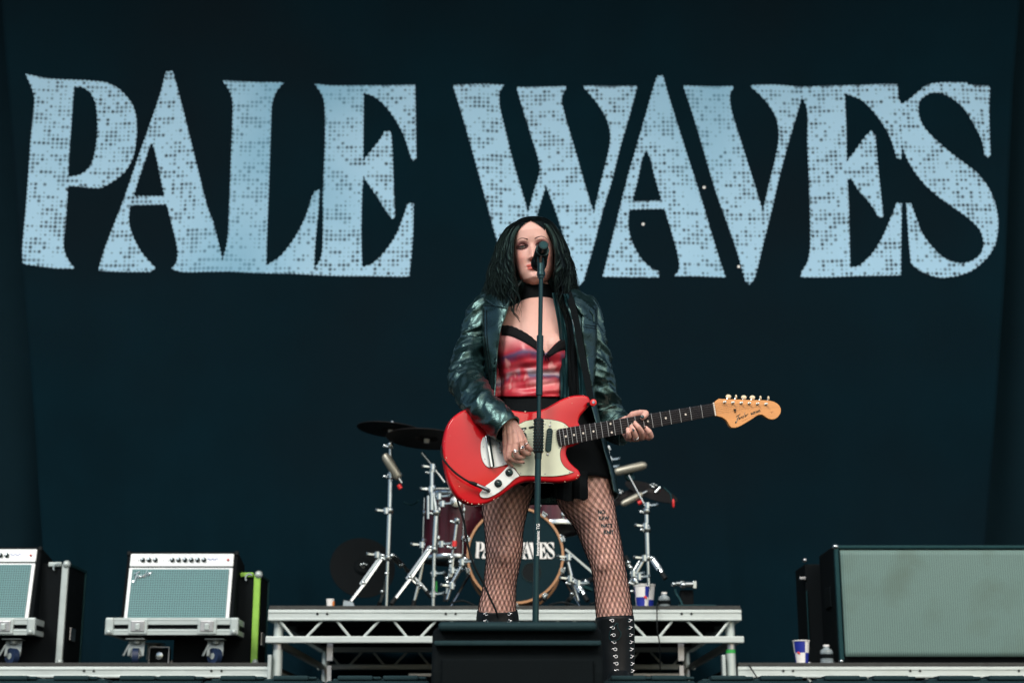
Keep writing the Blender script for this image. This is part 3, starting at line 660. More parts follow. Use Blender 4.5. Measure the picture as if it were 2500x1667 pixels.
def upright_case(px_l, px_r, py_t, Y, dp, edge, label, lat=True):
    x0, x1 = W(px_l, 1600, Y).x, W(px_r, 1600, Y).x; z0, z1 = ZL, W(0, py_t, Y).z
    t = thing('upright_flight_case', ((x0+x1)/2, Y, z0), label, 'flight case', 'flight case lids standing on end')
    m = MB(); m.box(((x0+x1)/2, Y+dp/2, (z0+z1)/2), (x1-x0-.01, dp-.01, z1-z0-.01)); m.build('lid_panel', 'case_black', t, smooth=False)
    m = MB(); m.box((x1-.018, Y, (z0+z1)/2), (.035, .022, z1-z0-.02)); m.build('edge_profile', edge, t, smooth=False, bevel=.004)
    m = MB(); m.box((x1-.075, Y, z1-.012), (.07, .022, .024)); m.build('edge_profile', edge, t, smooth=False, bevel=.004)
    m = MB(); m.box((x1-.004, Y+dp, (z0+z1)/2), (.012, .02, z1-z0)); m.build('edge_profile', 'lining_satin', t, smooth=False, bevel=.003)
    m = MB(); m.box((x1-.004, Y+dp/2, z1-.01), (.012, dp, .018)); m.build('edge_profile', 'lining_satin', t, smooth=False, bevel=.003)
    m = MB(); m.ball((x1-.012, Y-.004, z1-.012), .022, 12, 8); m.build('ball_corner', 'case_aluminium', t)
    m = MB(); m.ball((x1-.012, Y-.004, z0+.02), .018, 12, 8); m.build('ball_corner', 'case_aluminium', t)
    m = MB(); m.torus((x1-.06, Y-.012, z1-.03), (0,-1,0), .02, .006, 14, 6, PI, 2*PI); m.build('corner_hook', 'chrome', t)
    if lat:
        m = MB(); m.box((x1+.004, Y+dp*.4, (z0+z1)/2-.10), (.01, .1, .07)); m.build('butterfly_latch', 'dull_steel', t, smooth=False, bevel=.004)
upright_case(-90, 153, 1372, 8.62, .36, 'case_aluminium', 'black flight case lid with bare aluminium edge standing behind the left amplifier')
upright_case(420, 629, 1397, 8.66, .30, 'lime_tape', 'black flight case lid with lime green taped edge standing beside the riser')
m = MB(); p = W(460, 1606, 8.7); m.box((p.x, 8.72, ZL+.02), (.26, .05, .03)); tag(m.build('wood_batten', 'white_print', smooth=False, bevel=.003), 'pale batten lying on the riser between the casters', 'batten')
t = thing('wall_box', (W(390,1600,8.6).x, 8.62, ZL), 'small black bracketed box on the riser between the two tray casters', 'box')
p = W(388, 1600, 8.6); m = MB(); m.box((p.x, 8.64, ZL+.045), (.10, .06, .09)); m.build('body', 'case_black', t, smooth=False, bevel=.006)
m = MB(); m.tube([(p.x-.052, 8.60, ZL+.0), (p.x-.052, 8.60, ZL+.095), (p.x+.052, 8.60, ZL+.095), (p.x+.052, 8.60, ZL)], .004, 6); m.build('bail', 'dull_steel', t)
m = MB(); m.lathe((p.x, 8.61, ZL+.05), (0,-1,0), [(0,.02),(.01,.02),(.012,.012)], 14); m.build('socket', 'chrome', t)

# ---------------------------------------------------------------- big speaker cabinet on the right
Yc = 8.46
xa, xb = W(2049, 1620, Yc).x, W(2049, 1620, Yc).x+1.22; z0 = ZL; z1 = W(2200, 1331, Yc).z
t = thing('speaker_cabinet', ((xa+xb)/2, Yc, z0), 'large bass speaker cabinet with pale woven grille on the right riser', 'speaker')
m = MB(); m.box(((xa+xb)/2, Yc+.21, (z0+z1)/2), (xb-xa, .40, z1-z0)); m.build('cabinet', 'case_black', t, smooth=False, bevel=.01, seg=3)
m = MB(); m.box(((xa+xb)/2+.0, Yc-.0, z1-.01), (xb-xa-.02, .03, .02)); m.build('top_piping', 'lining_satin', t, smooth=False, bevel=.006)
m = MB(); m.box((xa+.014, Yc-.0, (z0+z1)/2), (.026, .03, z1-z0-.03)); m.build('side_piping', 'lining_satin', t, smooth=False, bevel=.006)
nx_, nz_ = 40, 20; m = MB(); V = []; F = []; gx0, gx1, gz0, gz1 = xa+.03, xb-.03, z0+.035, z1-.028
for j in range(nz_+1):
    for i in range(nx_+1):
        u, v = i/nx_, j/nz_; V.append((gx0+(gx1-gx0)*u, Yc-.016-.006*math.sin(PI*u)*math.sin(PI*v)-.002*noise.noise(Vector((u*9, v*3, 0))), gz0+(gz1-gz0)*v))
for j in range(nz_):
    for i in range(nx_): a = j*(nx_+1)+i; F.append((a, a+1, a+nx_+2, a+nx_+1))
m.add(V, F); o = m.build('grille_cloth', 'cabinet_grille_cloth', t); q = o.modifiers.new('s', 'SOLIDIFY'); q.thickness = .006; q.offset = 1
for xx in (xa+.01, xb-.01):
    m = MB(); m.ball((xx, Yc-.005, z1-.008), (.02, .02, .016), 12, 8); m.build('corner_cap', 'chrome', t)
    m = MB(); m.ball((xx, Yc-.005, z0+.012), (.014, .014, .012), 12, 8); m.build('corner_cap', 'chrome', t)
m = MB(); m.box((xa-.004, Yc+.18, (z0+z1)/2+.05), (.012, .14, .11)); m.build('side_handle', 'black_rough', t, smooth=False, bevel=.01)
# the open case shell behind the cabinet
t = thing('flight_case_shell', (xa-.06, Yc+.44, z0), 'black flight case shell with latches standing behind the big speaker cabinet', 'flight case')
m = MB(); m.box((xa+.36, Yc+.62, (z0+z1)/2-.02), (.86, .30, z1-z0-.04)); m.build('shell_panel', 'case_black', t, smooth=False, bevel=.004)
m = MB(); m.box((xa-.068, Yc+.46, (z0+z1)/2-.03), (.006, .012, .30)); m.build('edge_profile', 'lining_satin', t, smooth=False, bevel=.002)
for zz in (z1-.02, z0+.03):
    m = MB(); m.ball((xa-.07, Yc+.46, zz), .013, 10, 6); m.build('ball_corner', 'dull_steel', t)
for zz in (z1-.12, z0+.13):
    m = MB(); m.box((xa-.085, Yc+.47, zz), (.035, .03, .016)); m.build('latch', 'dull_steel', t, smooth=False, bevel=.003)

# ---------------------------------------------------------------- paper cups and bottles
def cup(px, py_b, py_t, Y, label, flip=False, deck=None):
    zb = deck; p = W(px, py_b, Y); s = mpp(py_b, Y); h = (py_b-py_t)*s; x = p.x
    t = thing('paper_cup', (x, Y, zb), label, 'cup', 'chequered paper cups on the risers')
    rb, rt = h*.27, h*.36
    def quarter(q, m):
        a0, a1, h0, h1 = q; n = 10; V = []; F = []
        for j in range(2):
            hh = h0+(h1-h0)*j; r = rb+(rt-rb)*hh/h
            for i in range(n+1):
                a = a0+(a1-a0)*i/n; V.append((x+r*math.cos(a), Y+r*math.sin(a), zb+hh))
        for i in range(n): F.append((i, i+1, n+1+i+1, n+1+i))
        m.add(V, F)
    b1, b2 = MB(), MB()
    for k in range(4):
        a0 = -PI/2+.35+k*PI/2
        for lv, (h0, h1) in enumerate(((0, h*.46), (h*.46, h*.97))):
            quarter((a0, a0+PI/2, h0, h1), (b1 if (k+lv+flip) % 2 else b2))
    b1.lathe((x, Y, zb), (0,0,1), [(.002,rb*.98),(.004,rb*.98)], 20); b1.torus((x, Y, zb+h*.975), (0,0,1), rt, h*.028, 24, 6)
    b1.build('cup_wall', 'white_print', t); b2.build('blue_field', 'blue_print', t)
    m = MB(); a = -PI/2-.55 if not flip else -PI/2+.35; r = rb+(rt-rb)*.46+.001
    m.ball((x+r*math.cos(a), Y+r*math.sin(a), zb+h*.46), (h*.08, .002, h*.05), 8, 6); m.ball((x+(r)*math.cos(a)+.006, Y+r*math.sin(a), zb+h*.42), (h*.04, .002, h*.06), 8, 6)
    m.build('red_print', 'red_plastic', t)
cup(1958, 1617, 1561, 8.47, 'blue and white chequered paper cup on the right low riser', deck=ZL)
cup(1568, 1477, 1424, 8.42, 'blue and white chequered paper cup on the drum riser beside her boot', flip=True, deck=ZR)
cup(1574, 1470, 1400, 8.75, 'white paper cup behind the right cymbal stand leg', flip=False, deck=ZR)
def jar(px, py_b, py_t, Y, deck, label):
    p = W(px, py_b, Y); s = mpp(py_b, Y); h = (py_b-py_t)*s; x = p.x
    t = thing('water_bottle', (x, Y, deck), label, 'bottle', 'clear ribbed bottles on the risers')
    pr = [(0,.30),(.03,.36)]
    for k in range(7): pr += [(.06+.085*k, .37), (.10+.085*k, .33)]
    pr += [(.70,.33),(.80,.18),(.86,.14),(.90,.14)]
    m = MB(); m.lathe((x, Y, deck), (0,0,1), [(a*h, b*h) for a, b in pr], 16); m.build('bottle_body', 'clear_plastic', t)
    m = MB(); m.lathe((x, Y, deck+.895*h), (0,0,1), [(0,.17*h),(.10*h,.17*h)], 14); m.build('bottle_cap', 'white_print', t)
    m = MB(); m.lathe((x, Y, deck+.28*h), (0,0,1), [(0,.375*h),(.22*h,.375*h)], 16, cap=False); m.build('label_band', 'black_rough', t)
jar(2019, 1616, 1570, 8.47, ZL, 'small clear ribbed bottle beside the speaker cabinet')
jar(1622, 1472, 1431, 8.50, ZR, 'small clear ribbed bottle on the right side of the drum riser')
# ================================================================ DRUM KIT on the riser
def D(px, py, Y): return W(px, py, Y)
YD = 8.78
# ---- bass drum
bc = D(1258, 1354, YD); br = 119*mpp(1354, YD)
t = thing('bass_drum', (bc.x, YD, ZR), 'bass drum with black lettered front head and tan wooden hoop', 'drum', 'drums of the drum kit')
m = MB(); m.lathe((bc.x, YD+.03, bc.z), (0,1,0), [(0,br*.93),(.40,br*.93)], 48); m.build('shell', 'drum_wood_red', t)
m = MB(); m.lathe((bc.x, YD+.004, bc.z), (0,1,0), [(0,br*.955),(.012,br*.955)], 48); hd = m.build('front_head', 'drum_head_black', t)
prof = [(0,br*.95),(-.006,br*.955),(-.006,br*1.0),(0,br*1.005),(.035,br*1.005),(.035,br*.95)]
def ringlathe(m, o, axis, prof, n=48):
    o = Vector(o); tt = Vector(axis).normalized(); u = tt.orthogonal().normalized(); v = tt.cross(u); k = len(prof); V = []; F = []
    for j in range(n):
        a = 2*PI*j/n
        for h, r in prof: V.append(o+tt*h+u*math.cos(a)*r+v*math.sin(a)*r)
    for j in range(n):
        j2 = (j+1) % n
        for i in range(k): i2 = (i+1) % k; F.append((j*k+i, j*k+i2, j2*k+i2, j2*k+i))
    m.add(V, F)
m = MB(); ringlathe(m, (bc.x, YD, bc.z), (0,1,0), prof); m.build('front_hoop', 'hoop_wood', t)
m = MB(); ringlathe(m, (bc.x, YD+.42, bc.z), (0,1,0), prof); m.build('rear_hoop', 'hoop_wood', t)
pc = D(1298, 1396, YD); m = MB(); ringlathe(m, (pc.x, YD+.0, pc.z), (0,1,0), [(0,.050),(0,.056),(.004,.056),(.004,.050)], 32); m.build('port_ring', 'ebony_plastic', hd)
m = MB(); m.lathe((pc.x, YD+.002, pc.z), (0,1,0), [(0,.050),(.001,.050)], 32); m.build('port_hole', 'black_paint', hd)
# head lettering = the banner outlines, small
ux0, ux1, uy0, uy1 = 57, 2437, 178, 690
for k in LET:
    out, hole = LETOUT[k]
    f = lambda p: (1161+(p[0]-ux0)/(ux1-ux0)*193, 1321+(p[1]-uy0)/(uy1-uy0)*44)
    def clean(pl): return [f(p) for p in pl]
    v, F = fill(clean(out), clean(hole) if hole else None, 0)
    m = MB(); m.add([Vector((D(p.x, p.y, YD).x, YD-.0012-.0004*(list(LET).index(k) % 3), D(p.x, p.y, YD).z)) for p in v], F); m.build('letter', 'white_print', hd, smooth=False)
for k in range(10):
    a = 2*PI*(k+.5)/10; d = Vector((math.cos(a), 0, math.sin(a)))
    c = Vector((bc.x, YD, bc.z)) + d*br
    m = MB(); m.box(c+Vector((0,.014,0))+d*.006, (.026,.045,.026), Matrix.Rotation(-a, 3, 'Y')); m.tube([c+d*.012+Vector((0,-.02,0)), c+d*.012+Vector((0,.16,0))], .004, 6)
    m.bar(c+d*.012+Vector((-.0,-.022,0))-d.cross(Vector((0,1,0)))*.018, c+d*.012+Vector((0,-.022,0))+d.cross(Vector((0,1,0)))*.018, .007, .007)
    m.ball(c+d*.01+Vector((0,.17,0)), (.014,.03,.014), 10, 6); m.build('claw', 'chrome', t, bevel=.002)
for s_ in (-1, 1):
    a = Vector((bc.x+s_*br*.92, YD+.12, bc.z-.08)); b = Vector((bc.x+s_*(br+.10), YD-.06, ZR+.01))
    m = MB(); m.tube([a, a.lerp(b, .5), b], .0075, 8); m.ball(b, .011, 8, 6); m.lathe(a, (s_,0,0), [(-.02,.02),(.02,.02)], 14); m.build('spur', 'chrome', t)

def tom(px, py, Y, r, h, tilt, label, name='floor_tom', legs=(), lugs=8):
    c = D(px, py, Y); t = thing(name, (c.x, Y, ZR), label, 'drum', 'drums of the drum kit')
    ax = Matrix.Rotation(tilt[0], 3, 'X') @ Matrix.Rotation(tilt[1], 3, 'Y') @ Vector((0,0,1))
    m = MB(); m.lathe(c-ax*h/2, ax, [(0,r*.96),(h,r*.96)], 36); m.build('shell', 'drum_wood_red', t)
    for s_ in (-1, 1):
        o = c+ax*h/2*s_; m = MB(); ringlathe(m, o-ax*.014, ax, [(0,r*.965),(0,r*1.02),(.004,r*1.03),(.024,r*1.03),(.028,r*1.02),(.028,r*.965)], 36); m.build('rim', 'chrome', t)
        m = MB(); m.lathe(o-ax*.004*s_, ax*s_, [(0,r*.96),(.004,r*.96)], 36); m.build('drum_head', 'white_print' if s_ > 0 else 'clear_plastic', t)
    u = ax.orthogonal().normalized(); v = ax.cross(u)
    for k in range(lugs):
        a = 2*PI*(k+.35)/lugs; d = u*math.cos(a)+v*math.sin(a)
        m = MB(); m.tube([c+d*r*1.01-ax*h*.5, c+d*r*1.01+ax*h*.5], .0032, 6); m.ball(c+d*r*.99+ax*h*.22, (.011,.011,.022), 8, 6); m.ball(c+d*r*.99-ax*h*.22, (.011,.011,.022), 8, 6); m.build('lug', 'chrome', t)
    return t, c, ax
tom(1112, 1290, 9.05, .185, .36, (0, .02), 'dark red wood grain floor tom standing left of the bass drum')
tom(1205, 1205, 9.05, .155, .20, (-.25, .1), 'dark red rack tom behind the guitar, mostly hidden by the leg', name='rack_tom')
tom(1352, 1262, 9.0, .17, .14, (-.1, -.05), 'dark red snare drum with chrome rim seen between the legs', name='snare_drum')
m = MB(); p = D(1112, 1225, 8.85); m.lathe(p, (.2,-1,.1), [(0,.0),(.003,.03),(.012,.032),(.02,.0)], 16); tag(m.build('round_clamp', 'chrome'), 'round chrome clamp knob in front of the floor tom shell', 'clamp')

# ---- stands
def stand(name, label, Y, tiers, legs, cat='cymbal stand', clamps=(), group='chrome stands of the drum kit', extra=()):
    """tiers: [(px,py,r_m)...] bottom to top; legs: [((px,py,dy),(px,py,dy), braced)]"""
    b = D(tiers[0][0], tiers[0][1], Y); t = thing(name, (b.x, Y, ZR), label, cat, group)
    for (a, c) in zip(tiers[:-1], tiers[1:]):
        p, q = D(a[0], a[1], Y), D(c[0], c[1], Y); m = MB(); m.tube([p, p.lerp(q, .5), q], a[2], 14); m.build('tube', 'chrome', t)
        m = MB(); d = (q-p).normalized(); m.lathe(q-d*.022, d, [(0,a[2]+.004),(.006,a[2]+.008),(.03,a[2]+.008),(.036,a[2]+.003)], 14)
        m.bar(q+Vector((-.024,-.008,-.01)), q+Vector((.014,-.008,-.01)), .009, .009); m.ball(q+Vector((-.03,-.01,-.008)), (.010,.005,.009), 8, 6); m.build('collar', 'chrome', t, bevel=.001)
    for (a, c, br_) in legs:
        p, q = D(a[0], a[1], Y+a[2]), D(c[0], c[1], Y+c[2]); d = (q-p).normalized(); sd = d.cross(Vector((0,1,0))).normalized()
        m = MB(); m.tube([p+sd*.004, p.lerp(q, .55)+sd*.006, q], [.0105,.0105,.008], 8, flat=.6); 
        if br_: m.tube([p-sd*.012, p.lerp(q, .6)-sd*.012], .006, 8)
        m.ball(p, .013, 8, 6); m.ball(p.lerp(q, .55), .014, 8, 6); lg = m.build('leg', 'chrome', t)
        m = MB(); m.tube([q-d*.03, q+d*.012], [.012,.014], 10); m.build('rubber_foot', 'black_rubber', lg)
    for (px, py, sx) in clamps:
        p = D(px, py, Y-.01); m = MB(); m.lathe(p-Vector((.018,0,0)), (1,0,0), [(0,.013),(.036,.013)], 10); m.lathe(p-Vector((0,0,.016)), (0,0,1), [(0,.017),(.032,.017)], 12)
        m.bar(p, p+Vector((sx*.05,-.01,.004)), .009, .009); m.ball(p+Vector((sx*.055,-.01,.004)), (.008,.016,.012), 8, 6); m.build('wing_clamp', 'chrome', t)
    for pts, r in extra:
        m = MB(); m.tube([D(*q) for q in pts], r, 10); m.build('boom_arm', 'chrome', t)
    return t
stand('cymbal_stand', 'leftmost chrome cymbal stand with straight pole and spread tripod legs', 8.75,
      [(943,1492,.010),(947,1360,.0135),(951,1245,.0125),(953,1160,.009),(953,1086,.006)],
      [((935,1356,0),(848,1478,-.1),True),((958,1356,0),(998,1396,.2),True),((944,1400,0),(925,1480,.1),False)], clamps=((943,1247,-1),(955,1160,1),(921,1354,-1)))
stand('cymbal_stand', 'chrome boom cymbal stand beside the floor tom with clamped tom arm', 8.70,
      [(1057,1492,.011),(1060,1340,.0145),(1065,1250,.0135),(1055,1190,.011),(1055,1150,.010)],
      [((1052,1336,0),(958,1470,-.12),True),((1000,1402,0),(1050,1452,.0),True),((1032,1360,0),(1009,1478,0),False)],
      clamps=((1052,1195,-1),(1072,1212,1),(1080,1230,1),(1056,1140,-1),(1030,1330,-1),(1060,1400,1),(1058,1450,1),(1078,1328,1)),
      extra=([((1030,1105,8.7),(1058,1140,8.7)),.0085],[((1050,1130,8.7),(1085,1177,8.7)),.007],[((1030,1192,8.7),(1110,1193,8.72)),.008],[((1054,1152,8.69),(1054,1245,8.69)),.012],[((1045,1210,8.68),(1045,1266,8.68)),.008]))
stand('microphone_stand', 'short chrome stand with red banded clutch in front of the floor tom', 8.62,
      [(1103,1358,.006),(1108,1332,.009),(1116,1270,.007)], [((1103,1360,0),(1098,1422,.0),False),((1100,1372,0),(1088,1462,0),False)], cat='microphone stand', clamps=((1104,1392,1),))
m = MB(); p, q = D(1109,1334,8.61), D(1110,1320,8.61); m.tube([p, q], .013, 12); tag(m.build('red_clutch', 'red_plastic'), 'red band round the short stand in front of the floor tom', 'tape')
stand('tom_leg_stand', 'chrome leg leaning away from the left side of the bass drum', 8.60,
      [(1092,1463,.010),(1103,1425,.012),(1136,1366,.010)], [((1103,1425,0),(1085,1400,.1),False)], cat='drum hardware', clamps=((1103,1430,-1),(1128,1372,1)))
stand('hihat_stand', 'chrome hi-hat stand with crossed legs right of the bass drum', 8.62,
      [(1412,1466,.010),(1398,1420,.011),(1384,1362,.009)], [((1412,1424,0),(1385,1470,.1),False),((1402,1416,0),(1432,1462,-.05),True),((1412,1424,.0),(1444,1414,.1),True)], cat='cymbal stand', clamps=((1388,1360,-1),(1412,1424,1),(1392,1412,-1)))
stand('cymbal_stand', 'rightmost chrome cymbal stand with tripod legs beside the paper cup', 8.66,
      [(1584,1440,.010),(1581,1360,.0135),(1579,1290,.0125),(1578,1246,.010)],
      [((1592,1362,0),(1622,1408,-.05),True),((1572,1362,0),(1526,1440,.0),True)], clamps=((1576,1284,-1),(1580,1234,1),(1573,1362,-1)),
      extra=([((1600,1202,8.66),(1612,1190,8.66)),.011],[((1578,1240,8.66),(1535,1160,8.7)),.0045]))
stand('cymbal_stand', 'chrome stand top rising from behind the jacket hem on the right', 8.9,
      [(1497,1240,.008),(1496,1175,.011),(1487,1125,.006),(1485,1093,.006)], [], clamps=((1488,1122,1),(1486,1140,1)))
for s_ in ((1542,1409),(1560,1420)): pass
stand('microphone_stand', 'low chrome stand in front of the bottle on the right of the riser', 8.5,
      [(1545,1392,.010),(1552,1420,.010),(1556,1440,.009)], [((1540,1385,.0),(1528,1362,.0),False)], cat='microphone stand', clamps=((1546,1400,1),(1560,1408,1)))
for px, py, s_, lb in ((1650,1424,1,'chrome clip lying at the right end of the riser'),(1673,1426,1.4,'wide chrome clamp standing beside the black box')):
    p = D(px, py, 8.5); m = MB(); m.lathe(p, (1,0,0), [(0,.012*s_),(.03*s_,.012*s_)], 12); m.ball(p+Vector((-.012,-.004,-.004)), .014*s_, 10, 6); m.box(p+Vector((.035*s_,0,-.002)), (.02,.02,.028*s_)); tag(m.build('clamp', 'chrome', bevel=.002), lb, 'clamp')
cable([D(1648,1438,8.48), D(1652,1450,8.46), D(1660,1462,8.45), D(1666,1476,8.44)], .006, 'curved dark cable standing at the right end of the riser', matn='lining_satin')
p = D(1677, 1476, 8.55); m = MB(); m.box((p.x, 8.56, ZR+.05), (.07,.06,.11)); tag(m.build('small_box', 'case_black', smooth=False, bevel=.006), 'small black box at the right end of the drum riser', 'box')
m = MB(); a, b = D(1655, 1477, 8.36), D(1748, 1477, 8.36); m.tube([a, a.lerp(b,.5)+Vector((0,.01,.002)), b], .0035, 8); tag(m.build('metal_rod', 'lining_satin'), 'thin rod lying on the right front edge of the drum riser', 'rod')

# ---- cymbals
def cymbal(px, py, Y, r, ax, label, matn='cymbal_bronze', group='dark cymbals above the drum kit'):
    c = D(px, py, Y); t = thing('cymbal', tuple(c), label, 'cymbal', group)
    ax = Vector(ax).normalized(); pr = [(0,r),(.001,r)]
    outer = [(-.0018-0.0*k, r*(1-k/14)) for k in range(15)]
    prof = []
    for k in range(14): rr = r*(1-k/14); prof.append((.0005*r/.2+.10*(r-rr)*.28+(.012 if rr < r*.22 else 0)+(.004 if rr < r*.26 else 0), max(rr, .008)))
    m = MB(); m.lathe(c, ax, [(h-.0015, q) for h, q in prof[::-1]][::1] + [(h+.0015, q) for h, q in prof], 64, cap=False); m.build('plate', matn, t)
    m = MB(); m.lathe(c+ax*.022, ax, [(0,.012),(.012,.013),(.014,.009),(.030,.009),(.034,.004)], 14); m.bar(c+ax*.042-Vector((.022,0,0)), c+ax*.042+Vector((.022,0,0)), .008, .008); m.build('wing_nut', 'chrome', t, bevel=.002)
    m = MB(); m.lathe(c-ax*.02, ax, [(0,.014),(.02,.016)], 14); m.build('felt', 'white_print', t)
cymbal(955, 1050, 8.85, .195, (.10,.03,1), 'dark crash cymbal on the far left stand, tilted to the right')
cymbal(1042, 1072, 8.62, .225, (.06,.06,1), 'dark ride cymbal partly hidden behind the red guitar body')
cymbal(1520, 1215, 9.1, .15, (-.5,-.35,1), 'dark tilted cymbal right of the thigh, edge turned to the viewer')
cymbal(1590, 1200, 9.2, .16, (.35,-.5,1), 'black cymbal leaning behind the rightmost stand')
cymbal(885, 1385, 9.3, .19, (.25,-1,.35), 'large black cymbal standing on edge in the shade at far left of kit', matn='case_black')
# ---- microphones over the kit
def studio_mic(a, b, Y, r, label, tip=None, matn='mic_silver', split=.62):
    p, q = D(a[0], a[1], Y), D(b[0], b[1], Y); d = (q-p); L_ = d.length; d.normalize()
    t = thing('studio_microphone', tuple(p), label, 'microphone', 'microphones aimed at the drums')
    m = MB(); m.lathe(p, d, [(0,r*.55),(.006,r*.8),(L_*.1,r*.95),(L_*split,r)], 18); m.build('mic_body', matn, t)
    m = MB(); m.lathe(p+d*L_*split, d, [(0,r),(L_*(1-split)*.6,r*.98),(L_*(1-split)*.88,r*.75),(L_*(1-split),r*.25)], 18); m.build('mic_grille', matn if split > .5 else 'grille_mesh_metal', t)
    m = MB(); m.lathe(p-d*.03, d, [(0,.007),(.03,.009)], 12); pl = m.build('plug', 'chrome', t)
    if tip: m = MB(); m.lathe(D(*tip, Y)-d*.012, d, [(0,.012),(.025,.012)], 12); m.build('plug_ring', 'red_plastic', t)
    return t
studio_mic((974,1168), (938,1108), 8.7, .026, 'grey side address microphone on the leftmost stand with red plug ring', tip=(976,1188))
studio_mic((1500,1153), (1579,1134), 8.7, .024, 'pale silver condenser microphone lying level right of the jacket hem')
studio_mic((1568,1205), (1516,1232), 8.7, .019, 'grey pencil microphone pointing down left below the silver one', tip=(1563,1226), matn='mic_silver')
p = D(1644, 1228, 8.9); m = MB(); m.ball(p, (.007,.006,.026), 10, 8); tag(m.build('red_clip', 'red_plastic'), 'small red clip hanging in the dark right of the rightmost stand', 'clip')
cable([D(1640,1222,8.9), D(1636,1205,8.9), D(1620,1190,8.9)], .004, 'thin dark cable leading up from the red clip', matn='lining_satin')
m = MB(); p = D(1535, 1165, 8.75); m.lathe(p, (.3,-.8,.3), [(0,.0),(.002,.028),(.02,.03),(.03,.012)], 16); tag(m.build('stand_knob', 'lining_satin'), 'grey round knob under the level silver microphone', 'clamp')
# low bits at the left end
for (px, py, wd, h, matn, lb, Y) in ((806,1475,.021,.048,'white_print','small white tub with orange side at the left end of the riser',8.45),
                                    (852,1478,.036,.062,'clear_plastic','folded white paper sheet leaning at the foot of the leftmost stand',8.6)):
    p = D(px, py, Y); t = thing('paper_tub' if px < 830 else 'paper_sheet', (p.x, Y, ZR), lb, 'tub' if px < 830 else 'paper')
    m = MB()
    if px < 830: m.lathe((p.x, Y, ZR), (0,0,1), [(0,wd*.8),(h,wd),(h,wd*.9)], 20); m.build('tub_wall', matn, t); m = MB(); m.box((p.x+wd*.85, Y-.008, ZR+h*.45), (.012,.018,h*.6)); m.build('orange_side', 'orange_print', t, bevel=.006)
    else: m.prism([Vector((p.x-wd, Y, ZR)), Vector((p.x+wd*1.1, Y, ZR)), Vector((p.x+wd*.5, Y+.03, ZR+h*.8)), Vector((p.x-wd*.9, Y+.04, ZR+h))], (0,.004,0)); m.build('sheet', matn, t, smooth=False)
m = MB(); m.ball(D(1527,1468,8.45), (.016,.01,.03), 10, 8); tag(m.build('red_ball', 'red_plastic'), 'small round red object beside the right boot on the riser', 'ball')
m = MB(); a, b = D(1065,1418,8.75), D(1065,1445,8.75); m.bar(a, b, .012, .006); tag(m.build('green_light_strip', 'green_tape'), 'thin green strip beside the boom stand pole', 'tape')
cable([D(985,1225,8.9), D(1005,1232,8.9), D(1022,1222,8.8)], .004, 'thin cable looping left of the boom stand', matn='lining_satin')
for k, (x, y, x2, y2) in enumerate(((1100,1472,1160,1478),(1340,1476,1410,1479),(1440,1474,1500,1478))):
    cable([D(x, y, 8.45), D((x+x2)/2, y-6, 8.5), D(x2, y2, 8.42)], .005, ['coiled cable lying under the floor tom','cable lying before the bass drum right spur','cable lying beside the hi-hat legs'][k])
# pedal and floor clutter behind the legs
t = thing('kick_pedal', (D(1385,1470,8.9).x, 8.9, ZR), 'dark pedal board and beater rods right of the bass drum', 'drum pedal')
m = MB(); m.bar(D(1330,1395,8.85), D(1445,1440,8.95), .03, .02); m.build('beam', 'lining_satin', t, bevel=.004)
m = MB(); m.bar(D(1380,1340,8.9), D(1450,1400,8.9), .012, .012); m.ball(D(1365,1308,8.9), .022, 10, 8); m.ball(D(1455,1392,8.9), .018, 10, 8); m.build('linkage', 'chrome', t)

# ================================================================ MICROPHONE STAND in front of the singer
YM = 4.80
t = thing('microphone_stand', (W(1306,1600,YM).x, YM, 0), 'black straight microphone stand directly in front of the singer', 'microphone stand')
base = W(1306, 1600, YM); top = W(1321, 676, YM+.02)
def mp_(py, Y=YM):   # point on the pole at a photo row
    f = (1600-py)/(1600-676); return W(1306+15*f, py, YM+.02*f)
zb0 = 0.012
b0 = mp_(1600); d_ = (mp_(1100)-b0).normalized(); foot = b0 + d_*((zb0-b0.z)/d_.z)
def seg(a, b, r, name, matn, n=16, **k):
    m = MB(); m.tube([a, a.lerp(b,.5), b], r, n); return m.build(name, matn, t, **k)
mat('stand_paint', (.006,.018,.021), .32, var=.2, spec=.35, tint=(.45,.95,1))
seg(foot, mp_(1100), .0096, 'lower_tube', 'stand_paint')
seg(mp_(1108), mp_(675), .0068, 'upper_tube', 'stand_paint')
seg(mp_(965), mp_(820), .0105, 'sleeve', 'stand_paint')
# soft grip clutch with dimples
ax = (mp_(1022)-mp_(1106)).normalized(); L_ = (mp_(1022)-mp_(1106)).length
m = MB(); m.lathe(mp_(1106), ax, [(0,.0125),(.003,.0148),(L_-.003,.0148),(L_,.0125)], 24); cl = m.build('clutch_grip', 'black_rubber', t)
m = MB(); u = ax.orthogonal().normalized(); v = ax.cross(u)
for r_ in range(11):
    for k in range(10):
        a = 2*PI*(k+(r_ % 2)/2)/10; m.ball(mp_(1106)+ax*(L_*(r_+.7)/11.4)+(u*math.cos(a)+v*math.sin(a))*.0146, .0027, 6, 4)
m.build('grip_bumps', 'stand_paint', cl)
seg(mp_(1120), mp_(1106), .0112, 'lower_collar', 'ebony_plastic')
# printed words up the pole
V, F = text_polys('beyerdynamic TG', .0135, 'LEFT', .0003)
m = MB(); p0 = mp_(1357)+Vector((.0035,-.0096,0)); m.add([p0 + d_*q.x + Vector((-q.y,0,0)) for q in V], F); m.build('printed_words', 'white_print', t, smooth=False)
m = MB(); m.lathe((foot.x, foot.y, 0), (0,0,1), [(0,.125),(.010,.125),(.016,.115),(.018,.02),(.04,.014)], 40); m.build('round_base', 'black_rough', t)
